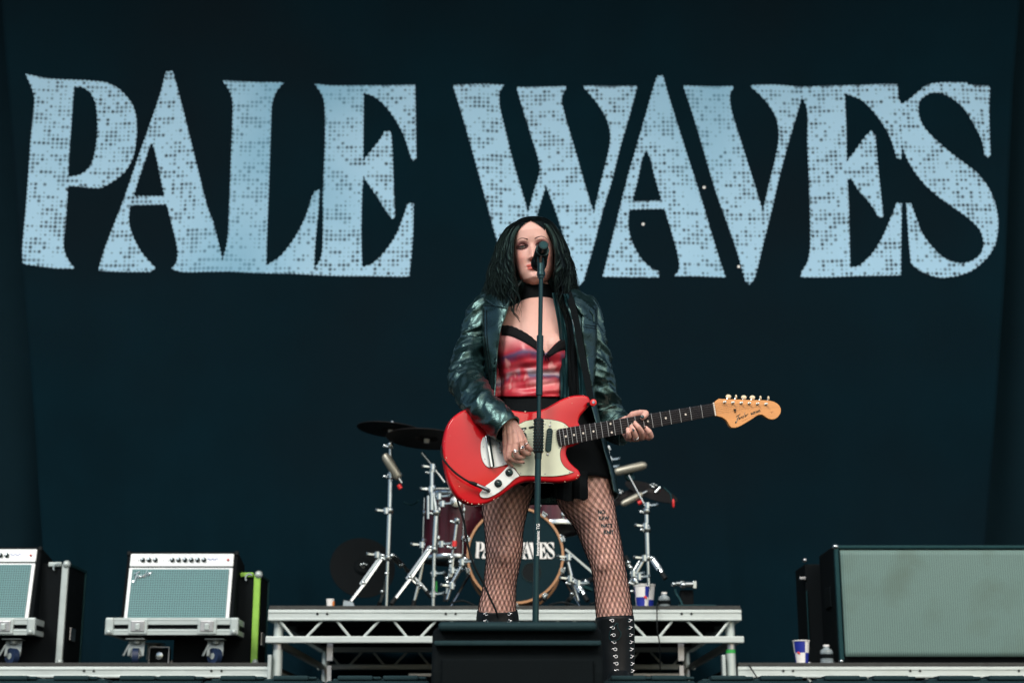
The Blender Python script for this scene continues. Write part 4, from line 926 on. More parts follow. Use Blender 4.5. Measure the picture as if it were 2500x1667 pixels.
# clip
ml = Vector((W(1327,598,4.86).x, 4.86, W(1327,598,4.86).z)); mh = W(1314, 650, 5.0)
mdir = (mh-ml).normalized()
jt = mp_(676)
m = MB(); m.lathe(jt-Vector((0,0,.006)), (0,0,1), [(0,.0105),(.008,.0105),(.009,.0135),(.02,.0135),(.022,.0125),(.05,.0095)], 18); m.build('thread_adapter', 'stand_paint', t)
cc = ml.lerp(mh, .38)
m = MB()
for sx in (-1, 1): m.bar(jt+Vector((sx*.0085,0,.022)), Vector((jt.x+sx*.008, cc.y-.004, cc.z-.018)), .007, .014)
m.build('clip_fork', 'stand_paint', t, bevel=.002)
m = MB(); ringlathe(m, cc-mdir*.022, mdir, [(0,.0175),(0,.0225),(.046,.024),(.046,.019)], 26); m.build('clip_cradle', 'ebony_plastic', t)
t = thing('vocal_microphone', tuple(ml), 'black vocal microphone clipped level on the stand in front of her mouth', 'microphone')
ML = (mh-ml).length
m = MB(); m.lathe(ml, mdir, [(0,.0145),(.002,.0165),(ML*.35,.0172),(ML*.7,.0185),(ML*.74,.022)], 28); m.build('handle', 'ebony_plastic', t)
m = MB(); m.lathe(ml-mdir*.0008, mdir, [(0,.0115),(.001,.0125)], 24); m.build('end_cap', 'lining_satin', t)
m = MB(); hc = mh; m.lathe(ml+mdir*ML*.72, mdir, [(0,.022),(.004,.0255),(.012,.0262)], 28); m.build('band', 'black_rough', t)
m = MB(); m.lathe(ml+mdir*(ML*.72+.012), mdir, [(0,.0255),(.008,.0265),(.018,.0255),(.028,.021),(.035,.013),(.038,.004)], 28); m.build('grille', 'grille_mesh_metal', t)
# ================================================================ GUITAR
GO = W(1200, 1100, 4.83); e1 = Vector((1, .25, 0)).normalized(); e2 = Vector((0,0,1)); gn = e1.cross(e2).normalized()
camp = Vector((0,0,ZC))
def G(px, py, dn=0.0):
    r = ray(px, py); o = GO + gn*dn; k = (o-camp).dot(gn)/r.dot(gn); return camp + r*k
z2 = lambda x, y: (x/3.92+1040, y/3.92+900)
z4 = lambda x, y: (x/4.704+1450, y/4.704+900)
def G2(x, y, dn=0.0): return G(*z2(x, y), dn)
def G4(x, y, dn=0.0): return G(*z4(x, y), dn)
g = thing('electric_guitar', tuple(GO), 'red electric guitar with cream pickguard and maple headstock slung across the singer', 'guitar')
outl = [(1480,548),(1462,505),(1480,450),(1525,400),(1568,345),(1578,300),(1560,265),(1520,250),(1465,248),(1390,257),(1300,290),(1200,345),(1130,382),(1050,404),(950,408),(860,398),(760,375),(640,352),(500,352),(400,378),(330,408),(265,455),(220,515),(188,600),(170,700),(168,800),(180,900),(200,1000),(222,1080),(260,1160),(310,1228),(370,1272),(440,1297),(530,1298),(620,1270),(700,1225),(780,1168),(860,1112),(940,1080),(1030,1070),(1150,1080),(1280,1082),(1390,1070),(1460,1050),(1485,1015),(1468,970),(1415,925),(1368,870),(1345,800),(1358,752),(1420,730),(1485,700)]
op = smooth_outline([z2(*p) for p in outl], 5)
m = MB(); P = [G(p[0], p[1], 0) for p in op]; n_ = len(P)
# rounded rim: outlines inset towards the faces
cen = sum(P, Vector())/n_
def inset(d, dep):
    out = []
    for i in range(n_):
        t_ = (P[(i+1) % n_]-P[i-1]).normalized(); nn = t_.cross(gn).normalized(); out.append(P[i] - nn*d - gn*dep)
    return out
test = (P[1]-P[0]).cross(gn); sgn = 1 if (P[n_//2]-cen).dot((P[(n_//2+1) % n_]-P[n_//2-1]).cross(gn)) > 0 else -1
rings = [inset(sgn*d, dep) for d, dep in ((.0075,0),(.0045,.0008),(.002,.0028),(.0005,.006),(0,.010),(0,.030),(.0012,.035),(.0045,.0385),(.008,.040))]
m.loft(rings, True); m.build('body', 'guitar_red', g, angle=50)
# paint chips on the lower rim
m = MB(); rr = random.Random(4)
chips = [(180,693,5),(195,850,8),(320,1123,4),(375,1262,6),(400,1278,8),(440,1290,7),(505,1292,10),(540,1293,6),(650,1248,8),(1455,1020,9),(1440,1045,5),(950,408,9),(1370,272,5),(1398,330,4),(1140,1085,5),(1330,1080,7),(230,640,3),(690,1235,5),(350,1255,4),(185,870,6)]
for x, y, s_ in chips:
    inner = (x-700)**2+(y-700)**2; dn = .0011 if (abs(x-320) < 3 or abs(x-1398) < 3) else -.002
    q = [G2(x+s_*.9*rr.uniform(.5,1.2)*math.cos(a*PI/3.5), y+s_*.8*rr.uniform(.5,1.2)*math.sin(a*PI/3.5), dn+.0028) for a in range(7)]
    m.add(q, [tuple(range(7))])
m.build('paint_chip', 'chip_primer', g, smooth=False)
def plate(name, pts, dn0, dn1, matn, parent=g, zz=z2, bevel=.0006, sm=True):
    o = smooth_outline([zz(*p) for p in pts], 4) if sm else [zz(*p) for p in pts]
    m = MB(); m.prism([G(p[0], p[1], dn1) for p in o], -gn*(dn1-dn0)); return m.build(name, matn, parent, bevel=bevel, seg=1)
plate('pickguard_edge', [(870,540),(905,520),(950,498),(1050,482),(1150,479),(1250,493),(1322,517),(1371,560),(1365,650),(1303,748),(1287,800),(1293,870),(1323,928),(1372,968),(1420,986),(1350,1013),(1250,1029),(1150,1032),(1000,1024),(900,1026),(868,982),(848,953),(800,933),(770,905),(737,790),(740,690),(800,590)], .0002, .0022, 'ebony_plastic')
plate('pickguard', [(873,543),(907,524),(952,502),(1050,486),(1150,483),(1249,497),(1319,521),(1367,562),(1361,650),(1300,746),(1283,800),(1289,872),(1320,931),(1370,972),(1414,987),(1350,1009),(1250,1025),(1150,1028),(1000,1020),(902,1022),(871,979),(851,949),(803,929),(774,903),(741,790),(744,692),(803,593)], .002, .0032, 'mint_pickguard')
bp_ = plate('bridge_plate', [(585,633),(545,658),(527,710),(525,790),(540,870),(570,922),(610,946),(665,943),(776,913),(760,830),(736,745),(745,690),(720,650),(660,640)], .0003, .0042, 'white_plate')
plate('control_plate', [(513,1195),(520,1222),(545,1233),(600,1230),(680,1192),(760,1133),(850,1052),(896,1026),(866,983),(836,952),(795,924),(768,948),(700,1018),(640,1070),(580,1112),(550,1145),(525,1175)], .0045, .0062, 'white_plate')
m = MB(); m.bar(G2(578,640,.011), G2(628,945,.011), .0095, .010, gn); m.build('tailpiece_bar', 'chrome', bp_, bevel=.002)
m = MB(); m.bar(G2(604,640,.0095), G2(650,935,.0095), .004, .008, gn); m.build('bridge_bar', 'ebony_plastic', bp_, bevel=.001)
m = MB(); m.bar(G2(690,660,.010), G2(716,800,.010), .008, .008, gn)
for k in range(6): m.ball(G2(692+4.5*k, 672+24*k, .014), .0032, 8, 5)
m.build('bridge_saddles', 'chrome', bp_, bevel=.001)
for x, y, r in ((795,993,38),(690,1097,38)):
    c = G2(x, y, .006); rk = r/3.92*mpp(1150, 4.83)
    m = MB(); m.lathe(c, gn, [(0,rk),(.003,rk),(.004,rk*.82),(.014,rk*.72),(.0155,rk*.6)], 28); kb = m.build('knob', 'ebony_plastic', g)
    m = MB(); m.bar(c+gn*.0158+(-e1*.3+e2*.2)*rk*.2, c+gn*.0158+(-e1*.62+e2*.25)*rk, .0008, .0012, gn); m.build('pointer_line', 'white_print', kb)
def racetrack(a, b, r, dn0, dn1, name, matn, parent=g):
    a_, b_ = G2(*a), G2(*b); d = (b_-a_).normalized(); s_ = d.cross(gn); poly = []
    for k in range(9): an = PI*k/8; poly.append(b_ + s_*math.cos(an)*r + d*math.sin(an)*r)
    for k in range(9): an = PI*k/8; poly.append(a_ - s_*math.cos(an)*r - d*math.sin(an)*r)
    m = MB(); m.prism([p+gn*dn1 for p in poly], -gn*(dn1-dn0)); return m.build(name, matn, parent, bevel=.0012)
for (a, b) in (((1180,598),(1166,772)),((930,640),(920,800))):
    pk = racetrack(a, b, .0092, .002, .0085, 'pickup', 'ebony_plastic')
    c0, c1 = G2(a[0], a[1]), G2(b[0], b[1]); d = (c1-c0).normalized()
    for q in (c0-d*.0165, c1+d*.0165):
        m = MB(); m.lathe(q+gn*.003, gn, [(0,.0036),(.002,.0036),(.003,.002)], 12); m.build('pickup_screw', 'dull_steel', pk)
for (x, y) in ((935,572),(1010,560)):
    m = MB(); m.bar(G2(x-26, y+4, .0045), G2(x+26, y-6, .0045), .0055, .003, gn); m.build('slide_switch', 'ebony_plastic', g, bevel=.0008)
m = MB()
for x, y in ((1190,512),(1328,545),(1138,532),(992,560),(1272,757),(1372,988),(1140,1005),(906,1000),(715,770),(735,905),(547,745),(562,862),(790,938),(860,1025),(541,1200),(700,560),(568,680),(760,860)):
    m.lathe(G2(x, y, .0028), gn, [(0,.0021),(.0016,.0021),(.0022,.0012)], 8)
m.build('plate_screw', 'dull_steel', g)
# neck
NT, NB = (1736, 986), (1741, 1016.5); BT, BB = (1362, 1048.5), (1368, 1090)
def nk(f, v, dn): # f 0 at nut .. 1 body end, v 0 top .. 1 bottom  (linear on the board plane)
    T = G(*NT).lerp(G(*BT), f); B = G(*NB).lerp(G(*BB), f); return T.lerp(B, v) + gn*dn
FB = .0125
m = MB(); R_ = []
for f in np.linspace(-.003, 1.0, 14):
    T, B = nk(f, 0, 0), nk(f, 1, 0); c = (T+B)/2; h = (T-B)/2; R_.append([c + h*x + gn*dn for x, dn in ((1,.007),(.9,-.002),(.6,-.0105),(0,-.0135),(-.6,-.0105),(-.9,-.002),(-1,.007))])
m.loft(R_, True); m.build('neck', 'maple_back', g)
m = MB(); R_ = []
for f in np.linspace(0, 1.0, 14):
    T, B = nk(f, 0, 0), nk(f, 1, 0); c = (T+B)/2; h = (T-B)/2; R_.append([c + h*x + gn*dn for x, dn in ((1,.007),(1,.0112),(.5,FB-.0002),(0,FB),(-.5,FB-.0002),(-1,.0112),(-1,.007))])
m.loft(R_, True); fb = m.build('fretboard', 'rosewood', g, bevel=.0006, seg=1)
m = MB(); e_ = [nk(1.0, v, FB-.001) for v in (0.02,.98)]; d = (nk(1,0,0)-nk(0,0,0)).normalized()
m.prism([nk(1,0,FB-.001), nk(1,1,FB-.001), nk(1,.93,FB-.001)+d*.007, nk(1,.6,FB-.001)+d*.0095, nk(1,.35,FB-.001)+d*.0095, nk(1,.07,FB-.001)+d*.007], -gn*.006); m.build('fretboard_end', 'rosewood', g)
Ltot = 1/.7194   # scale in units of the 22-fret board
for n in range(1, 23):
    f = (1-2**(-n/12))*Ltot; m = MB(); m.tube([nk(f, -.0, FB-.0005), nk(f, .5, FB+.0007), nk(f, 1.0, FB-.0005)], .0011, 6); m.build('fret', 'dull_steel', fb)
def ff(n): return (1-2**(-n/12))*Ltot
for n in (3,5,7,9,12,15,17,19,21):
    f = (ff(n)+ff(n-1))/2
    for v in ((.22,.78) if n == 12 else (.5,)):
        m = MB(); m.lathe(nk(f, v, FB-.0004), gn, [(0,.0034),(.0009,.0034)], 14); m.build('inlay_dot', 'knob_white', fb)
m = MB(); m.bar(nk(-.006, -.02, FB+.0005), nk(-.006, 1.02, FB+.0005), .004, .005, gn); m.build('nut', 'knob_white', g, bevel=.0006)
# headstock
hs = [(1385,402),(1408,362),(1435,343),(1600,350),(1800,357),(1980,362),(2060,375),(2118,408),(2148,460),(2143,512),(2108,560),(2060,582),(2005,574),(1962,546),(1930,526),(1888,532),(1800,588),(1700,648),(1640,674),(1582,678),(1560,655),(1528,600),(1480,562),(1432,546),(1392,540)]
hp = smooth_outline([z4(*p) for p in hs], 4)
m = MB(); m.prism([G(p[0], p[1], .006) for p in hp], -gn*.0135); hd_ = m.build('headstock', 'maple', g, bevel=.0015, seg=3)
posts = [(1497,388),(1592,393),(1687,397),(1780,401),(1875,406),(1972,410)]; knobs = [(1545,320,0),(1632,322,1),(1722,328,0),(1820,330,0),(1912,334,1),(2003,338,1)]
for (x, y), (kx, ky, nar) in zip(posts, knobs):
    c = G4(x, y, .006); m = MB(); m.lathe(c, gn, [(0,.0048),(.0015,.0048),(.002,.0032),(.012,.0032),(.0125,.002)], 16); pb = m.build('tuner_post', 'chrome', hd_)
    k = G4(kx, ky, -.006); m = MB(); m.tube([G4(x, y, -.010), G4((x+kx)/2, (y+ky)/2+10, -.008), k], .003, 8); m.build('tuner_shaft', 'chrome', hd_)
    m = MB(); s_ = mpp(970, 4.95)/4.704
    m.ball(k, ((33 if not nar else 14)*s_, .0035 if not nar else .008, 26*s_), 16, 10); m.build('tuner_button', 'cream_plastic', hd_)
m = MB(); m.box(G4(1620, 470, .009), (.008,.004,.004)); m.ball(G4(1622, 492, .009), .0028, 8, 5); m.build('string_tree', 'ebony_plastic', hd_, bevel=.0005)
m = MB(); script(m, lambda u, v: G4(1622+168*u+v*30, 620-72*u-215*v, .0064), .00075, n=5); m.build('script_logo', 'ebony_plastic', hd_)
def gtext(s_, x, y, size, ang, bold=0.0, cond=1.0, mtn='ebony_plastic'):
    V, F = text_polys(s_, size, 'LEFT', bold); ca, sa = math.cos(ang), math.sin(ang); o = G4(x, y, .0064)
    m = MB(); m.add([o + e1*(q.x*cond*ca-q.y*sa) + e2*(q.x*cond*sa+q.y*ca) for q in V], F); return m.build('printed_words', mtn, hd_, smooth=False)
gtext('MUSTANG', 1802, 522, .0098, math.radians(22), .0005, .78)
for a, b in (((1700,604),(1790,560)),((1800,552),(1905,515))):
    m = MB(); m.tube([G4(*a, .0063), G4(*b, .0063)], .0003, 4); m.build('fine_print_line', 'maple_back', hd_)
m = MB(); m.tube([G4(2022,492,.0063), G4(2040,500,.0063), G4(2058,485,.0063)], .0004, 4); m.tube([G4(2035,508,.0063), G4(2058,497,.0063)], .0004, 4); m.build('small_emblem', 'maple_back', hd_)
# strings
for k in range(6):
    v = .10+.16*k; a = G2(694+4.5*k, 672+24*k, .0155); nt_ = nk(-.006, v, FB+.0036); pst = G4(posts[k][0]-2, posts[k][1]+4, .013)
    tl = G2(600+6*k, 655+30*k, .013)
    m = MB(); m.tube([tl, a, nt_, pst], [.00045-.00004*k]*4, 4); m.build('string', 'dull_steel', g)
# jack plug, cable
m = MB(); m.tube([G2(600,1170,.010), G2(592,1158,.020), G2(570,1148,.024), G2(480,1108,.026)], [.0052,.0062,.0062,.0058], 14); m.ball(G2(598,1164,.018), .0068, 10, 8)
pl = m.build('jack_plug', 'dull_steel', None); 
m = MB(); m.tube([G2(484,1110,.026), G2(450,1095,.026), G2(412,1082,.026)], [.0062,.0058,.0038], 12)
m2 = MB(); cp = [G2(415,1083,.026), G2(350,1045,.028), G2(270,985,.026), G2(200,910,.022), G2(158,850,.012), G2(146,800,-.005), G2(152,740,-.03), G2(175,700,-.055)]
m2.tube([Vector(p) for p in crom([tuple(q) for q in cp], 8)], .0033, 8)
hang = [W(1112,1195,4.98), W(1118,1225,4.95), W(1132,1271,4.94), W(1144,1338,4.94), W(1160,1385,4.95), W(1179,1421,4.97), W(1196,1458,4.98), W(1211,1491,4.99), W(1216,1512,5.01), W(1222,1560,5.0), W(1240,1700,4.95)]
m2.tube([Vector(p) for p in crom([tuple(q) for q in hang], 8)], .0033, 8)
tc_ = thing('guitar_cable', tuple(cp[0]), 'black instrument cable plugged into the guitar and hanging down past her left boot', 'cable')
def rel(o):
    o.parent = tc_
    for v in o.data.vertices: v.co -= Vector(tc_['base_loc'])
    return o
rel(pl); rel(m2.build('lead', 'black_rubber', None)); rel(m.build('strain_relief', 'black_rubber', None))
# strap
ms = MB(); sp_ = crom([tuple(W(*q)) for q in ((1384,706,5.10),(1392,728,5.01),(1407,785,4.985),(1420,860,4.965),(1434,930,4.945),(1442,975,4.92),(1440,990,4.89))], 6)
for i in range(len(sp_)-1):
    pass
rg = []
for i, p in enumerate(sp_):
    a = Vector(sp_[max(i-1,0)]); b = Vector(sp_[min(i+1,len(sp_)-1)]); t_ = (b-a).normalized(); s_ = t_.cross(Vector((0,1,0))).normalized(); nn = s_.cross(t_).normalized()
    c = Vector(p); rg.append([c+s_*.0105+nn*.0012, c-s_*.0105+nn*.0012, c-s_*.0105-nn*.0012, c+s_*.0105-nn*.0012])
ms.loft(rg); ms.build('strap', 'black_rough', g)
m = MB(); m.lathe(z := W(1449,983,4.885), (-.3,-1,0), [(0,.010),(.004,.011),(.006,.008)], 20); sb = m.build('strap_button', 'red_plastic', g)
m = MB(); m.lathe(z+Vector((.0,-.006,0)), (-.3,-1,0), [(0,.005),(.002,.004)], 14); m.build('button_face', 'silver', sb)

# ================================================================ SINGER
Y0 = 5.12
parts = []
# --- head
HC = W(1303, 611, 5.13)
HR = Matrix.Rotation(math.radians(-5), 3, 'Z') @ Matrix.Rotation(math.radians(7), 3, 'X') @ Matrix.Rotation(math.radians(-4), 3, 'Y')
def hl(x, y, z): return HC + HR @ Vector((x, y, z))
slices = [(-.125,.012,.064,.02),(-.119,.026,.079,.03),(-.107,.045,.087,.005),(-.085,.0575,.088,.03),(-.065,.0635,.086,.06),(-.035,.069,.085,.085),(0,.071,.083,.096),(.03,.069,.088,.10),(.055,.068,.086,.098),(.078,.060,.072,.086),(.092,.042,.045,.058),(.098,.026,.027,.035),(.102,.004,.006,.008)]
def gs(x, s): return math.exp(-(x/s)**2)
def face_bump(x, z):
    ax = abs(x); b = 0
    b += .0195*gs(x,.0100)*gs(z+.041,.010) + .011*gs(x,.0085)*gs(z+.024,.014) + .005*gs(x,.009)*gs(z+.004,.010)     # nose
    b += .0085*gs(ax-.0115,.0055)*gs(z+.043,.0055) - .004*gs(ax-.006,.003)*gs(z+.052,.003)
    b -= .0105*gs(ax-.031,.0145)*gs(z-.000,.0095); b += .004*gs(ax-.030,.018)*gs(z-.019,.007)                  # sockets, brow
    b += .0065*gs(x,.019)*gs(z+.0655,.0042) + .0080*gs(x,.016)*gs(z+.0765,.0048) - .0035*gs(x,.022)*gs(z+.0708,.0016)  # lips
    b -= .003*gs(x,.014)*gs(z+.087,.005); b += .006*gs(x,.015)*gs(z+.104,.009); b += .0045*gs(ax-.043,.017)*gs(z+.036,.017)
    return b
mh_ = MB(); rings = []
zz = list(np.arange(-.1248, .1018, .0026))
for z_ in zz:
    wv, fv, bv = interp(slices, z_); ring = []
    for j in range(120):
        a = 2*PI*j/120; cx, sy = math.cos(a), math.sin(a)
        e_ = .80 if sy < 0 else .95; x = wv*math.copysign(abs(cx)**e_, cx); y = (fv if sy < 0 else bv)*math.copysign(abs(sy)**e_, sy)
        if sy < 0: y -= face_bump(x, z_)*min(1, -sy*1.6)
        ring.append(hl(x, y, z_*1.02))
    rings.append(ring)
mh_.loft(rings)
# neck and chest
mh_.loft(ell_rings([(1311,672,5.155,34,.044),(1311,705,5.15,37,.048),(1312,738,5.145,42,.052),(1313,752,5.14,66,.058),(1314,765,5.135,95,.066),(1315,785,5.13,118,.078),(1316,830,5.12,106,.094),(1318,870,5.11,98,.098),(1320,930,5.11,88,.088),(1322,980,5.11,92,.09)], 48))
for cx in (1272, 1352): mh_.ball(W(cx, 850, 5.06), (.056,.052,.055), 20, 14)
mh_.tube([W(1302,764,5.068), W(1262,757,5.072), W(1222,752,5.10)], [.008,.0085,.008], 8); mh_.tube([W(1324,764,5.068), W(1362,757,5.072), W(1402,752,5.10)], [.008,.0085,.008], 8)
vh = voxel(mh_, .0019, 3, .5)
# --- legs
LL = [(1240,1110,5.13,72,.088),(1238,1190,5.12,68,.088),(1233,1236,5.12,57.5,.080),(1230.5,1298,5.115,46.5,.066),(1231,1335,5.11,45.5,.062),(1229.5,1364,5.11,42.5,.058),(1224,1400,5.12,41,.054),(1220,1430,5.13,40,.054),(1214,1480,5.14,45.5,.058),(1215,1520,5.145,46,.06),(1218,1600,5.14,38,.05),(1221,1680,5.13,30,.042),(1222,1722,5.13,28,.04)]
RL = [(1415,1110,5.13,74,.09),(1424,1190,5.12,71,.09),(1433,1236,5.12,68,.084),(1455,1285,5.115,54,.073),(1467,1321,5.11,49.5,.066),(1484,1381,5.11,42.5,.058),(1493,1430,5.12,42.5,.055),(1497,1470,5.13,44,.057),(1501,1510,5.135,44.5,.06),(1505,1580,5.14,39,.052),(1508,1667,5.13,31,.044),(1510,1722,5.13,28,.04)]
ml_ = MB()
for rows in (LL, RL): ml_.loft(ell_rings(rows, 48, level=True))
ml_.ball(W(1230,1352,5.074), (.036,.03,.042), 16, 10); ml_.ball(W(1478,1372,5.076), (.036,.03,.042), 16, 10)
ml_.loft(ell_rings([(1325,960,5.12,92,.09),(1326,1060,5.12,118,.105),(1328,1120,5.12,138,.11),(1330,1150,5.12,120,.08)], 48))
vl = voxel(ml_, .004, 3, .5)
# --- hands
h1 = lambda x, y, dn: G(x/11.2+1200, y/11.2+1010, dn)
h2 = lambda x, y, dn: G(x/13.07+1500, y/13.07+980, dn)
def chain(m, pts, rs, n=12):
    P = [Vector(p) for p in crom([tuple(q) for q in pts], 4)]; R_ = [float(v[0]) for v in crom([(r,) for r in rs], 4)]
    m.tube(P, R_, n); m.ball(P[-1], R_[-1], 12, 8); m.ball(P[0], R_[0], 12, 8)
    for q, r in zip(pts[1:-1], rs[1:-1]): m.ball(q, r*1.07, 12, 8)
a = MB()
wr = [h1(405,320,.058), h1(470,290,.062), h1(535,255,.062), h1(590,235,.058)]
kn = [h1(385,830,.050), h1(520,800,.062), h1(665,780,.068), h1(800,745,.064)]
for p, q, r1, r2 in zip(wr, kn, (.0125,.013,.013,.0125), (.0098,.0108,.0112,.0108)): chain(a, [p, p.lerp(q,.5)+gn*.002, q], [r1, r1, r2])
for i in range(3): chain(a, [wr[i].lerp(wr[i+1],.5), kn[i].lerp(kn[i+1],.5).lerp(wr[i],.2)], [.012,.0095])
chain(a, [h1(500,270,.058), W(1222,1022,4.79), W(1185,1000,4.80)], [.021,.025,.03])
chain(a, [h1(600,330,.050), h1(760,520,.044), h1(880,720,.040), h1(965,880,.036), h1(1085,985,.030)], [.015,.0125,.0100,.0088,.0068])
chain(a, [kn[3], h1(835,960,.058), h1(880,1050,.046), h1(960,1085,.034), h1(1030,1095,.026)], [.0098,.0088,.0085,.0078,.0068])
chain(a, [kn[2], h1(655,1000,.064), h1(690,1150,.052), h1(780,1185,.038), h1(880,1170,.026)], [.0102,.0088,.0086,.0076,.0066])
chain(a, [kn[1], h1(490,1030,.056), h1(490,1185,.048), h1(640,1280,.034), h1(860,1318,.022)], [.0098,.0084,.0080,.0068,.0056])
chain(a, [kn[0], h1(375,1060,.040), h1(415,1250,.032), h1(500,1350,.022), h1(570,1440,.014)], [.0086,.0070,.0066,.0058,.0048])
va = voxel(a, .0012, 3, .5)
b = MB()
W2 = [h2(330,760,-.06), h2(400,690,-.064), h2(470,620,-.062)]
M2 = [h2(430,1170,-.030), h2(620,1190,-.026), h2(840,1160,-.026), h2(1000,1100,-.030)]
for q, p in zip(M2, (W2[0], W2[0], W2[1], W2[2])): chain(b, [p, p.lerp(q,.5)-gn*.006, q], [.015,.0135,.0102])
for i in range(3): chain(b, [W2[1], M2[i].lerp(M2[i+1],.5)], [.015,.011])
chain(b, [h2(400,690,-.062), W(1512,1040,5.19), W(1495,1020,5.25)], [.024,.027,.031])
chain(b, [h2(440,640,-.055), h2(600,450,-.026), h2(830,372,-.002), h2(985,390,.016), h2(930,480,.0235)], [.015,.0135,.0108,.0112,.0098])
chain(b, [h2(930,480,.0235), h2(893,525,.022)], [.0098,.0068])
chain(b, [M2[0], h2(445,1155,-.008), h2(468,1110,.012), h2(445,990,.0225), h2(428,885,.0185)], [.0098,.0085,.0080,.0076,.0066])
chain(b, [M2[1], h2(650,1190,-.004), h2(675,1095,.014), h2(605,915,.0255), h2(535,790,.0185)], [.0100,.0085,.0082,.0078,.0068])
chain(b, [M2[2], h2(875,1130,-.006), h2(868,970,.016), h2(755,805,.0265), h2(648,680,.0185)], [.0102,.0090,.0088,.0080,.0070])
chain(b, [M2[3], h2(1090,1150,-.014), h2(1165,1105,.004), h2(1110,960,.016), h2(1005,845,.0170)], [.0098,.0090,.0090,.0084,.0068])
vb = voxel(b, .0012, 3, .5)
body = MB(); col = []
HRi = HR.transposed()
for k, mm in enumerate((vh, vl, va, vb)):
    body.add(mm.v, mm.f)
    for p in mm.v:
        c = [1.0, 1.0, 1.0]
        if k == 0:
            q = HRi @ (p-HC); x, y, z_ = q.x, q.y, q.z/1.02; ax = abs(x)
            if y < -.03 and z_ > -.125:
                lip = max(0, 1-((x/.026)**2+((z_+.0660)/.0060)**2)) + max(0, 1-((x/.0225)**2+((z_+.0765)/.0070)**2))
                if lip > .10: c = [.88,.34,.32]
                if abs(z_+.0708) < .0013 and ax < .021: c = [.35,.10,.10]
                zb_ = .0205+.0045*math.cos((ax-.034)*70)-(ax > .045)*.22*(ax-.045)
                if False and abs(z_-zb_) < .0019*(1.5-(ax-.011)*18 if ax > .02 else 1.2)+.0004: c = [.20,.13,.12]
                e = ((ax-.033)/.0215)**2+((z_-.0002)/.0100)**2; e2_ = ((ax-.035)/.030)**2+((z_-.003)/.019)**2
                if e < 1: c = [.10,.07,.08]
                elif e2_ < 1: s_ = 1-e2_; c = [1-.62*s_, 1-.8*s_, 1-.7*s_]
                if ((ax-.0065)/.004)**2+((z_+.0505)/.0025)**2 < 1: c = [.35,.12,.10]
                bl = gs(ax-.045,.022)*gs(z_+.040,.028)*.20; c = [c[0], c[1]*(1-bl), c[2]*(1-bl)]
        elif k == 1:
            c = [1.06, 1.02, 1.0]
        else: c = [1.0,.96,.94]
        col.append((*c, 1))
person = body.build('person', 'skin', None, col=col, angle=80)
bx = W(1340, 1755, Y0); person.location = (0,0,0)
tag(person, 'dark haired singer in black leather jacket, fishnets and tall laced boots playing the red guitar', 'person')
person['base_loc'] = (0.0,0.0,0.0)
mat('brow_hair', (.05,.02,.018), .8, var=.3, vscale=300, spec=.1)
def bvh_of(*mbs):
    V = []; F = []
    for q in mbs:
        o_ = len(V); V += [tuple(p) for p in q.v]; F += [tuple(i+o_ for i in f) for f in q.f]
    return BVHTree.FromPolygons(V, F)
bvf = bvh_of(vh); fdir_ = HR @ Vector((0,1,0))
def onface(x, z, off):
    h = bvf.ray_cast(hl(x, -.16, z), fdir_); return (h[0] if h[0] else hl(x, -.085, z)) - fdir_*off
for s_ in (-1, 1):
    bp__ = crom([(s_*.0115,.0205),(s_*.020,.0245),(s_*.033,.0275),(s_*.045,.0245),(s_*.056,.016)], 5); nb = len(bp__)
    m = MB(); m.tube([onface(x, z, .0002) for x, z in bp__], [.0020-.0016*(i/nb)**1.2 for i in range(nb)], 6, flat=.6); m.build('eyebrow', 'brow_hair', person)
# eyes
for s_ in (-1, 1):
    ec = hl(s_*.032, -.0650, .0); m = MB(); m.ball(ec, .0135, 20, 14); ey = m.build('eye', 'eye_white', person)
    gz = (HR @ Vector((0,-1,.10)) + Vector((0,0,-.0))).normalized()
    m = MB(); m.lathe(ec+gz*.0122, gz, [(0,.0064),(.0008,.0062),(.0016,.003)], 20); m.build('iris', 'iris_green', ey)
    m = MB(); m.lathe(ec+gz*.0131, gz, [(0,.0026),(.0010,.0024)], 14); m.build('pupil', 'ebony_plastic', ey)
    # lids
    m = MB(); V = []; F = []
    for i in range(9):
        for j in range(13):
            th = -1.15+2.3*j/12; up = .17+1.25*i/8-.12*abs(th); d = Vector((math.sin(th)*math.cos(up), -math.cos(th)*math.cos(up), math.sin(up))); V.append(ec + HR @ (d*.0144))
    for i in range(8):
        for j in range(12): q = i*13+j; F.append((q, q+1, q+14, q+13))
    m.add(V, F); mat('eyelid_shadow', (.16,.07,.065), .8, var=.1, spec=.15) if 'eyelid_shadow' not in MATS else 0
    m.build('upper_eyelid', 'eyelid_shadow', person)
    m = MB(); m.tube([ec + HR @ (Vector((math.sin(th)*math.cos(.17-.12*abs(th)), -math.cos(th)*math.cos(.17-.12*abs(th)), math.sin(.17-.12*abs(th))))*.0149) for th in np.linspace(-1.25, 1.25, 12)], [.0006]+[.0012]*10+[.0005], 6); m.build('lashes', 'black_cloth', person)
    m = MB(); m.tube([ec + HR @ (Vector((math.sin(th)*math.cos(-.42+.26*abs(th)), -math.cos(th)*math.cos(-.42+.26*abs(th)), math.sin(-.42+.26*abs(th))))*.0142) for th in np.linspace(-1.2, 1.2, 12)], .0010, 6); m.build('lower_eyelid', 'eyelid_shadow', person)
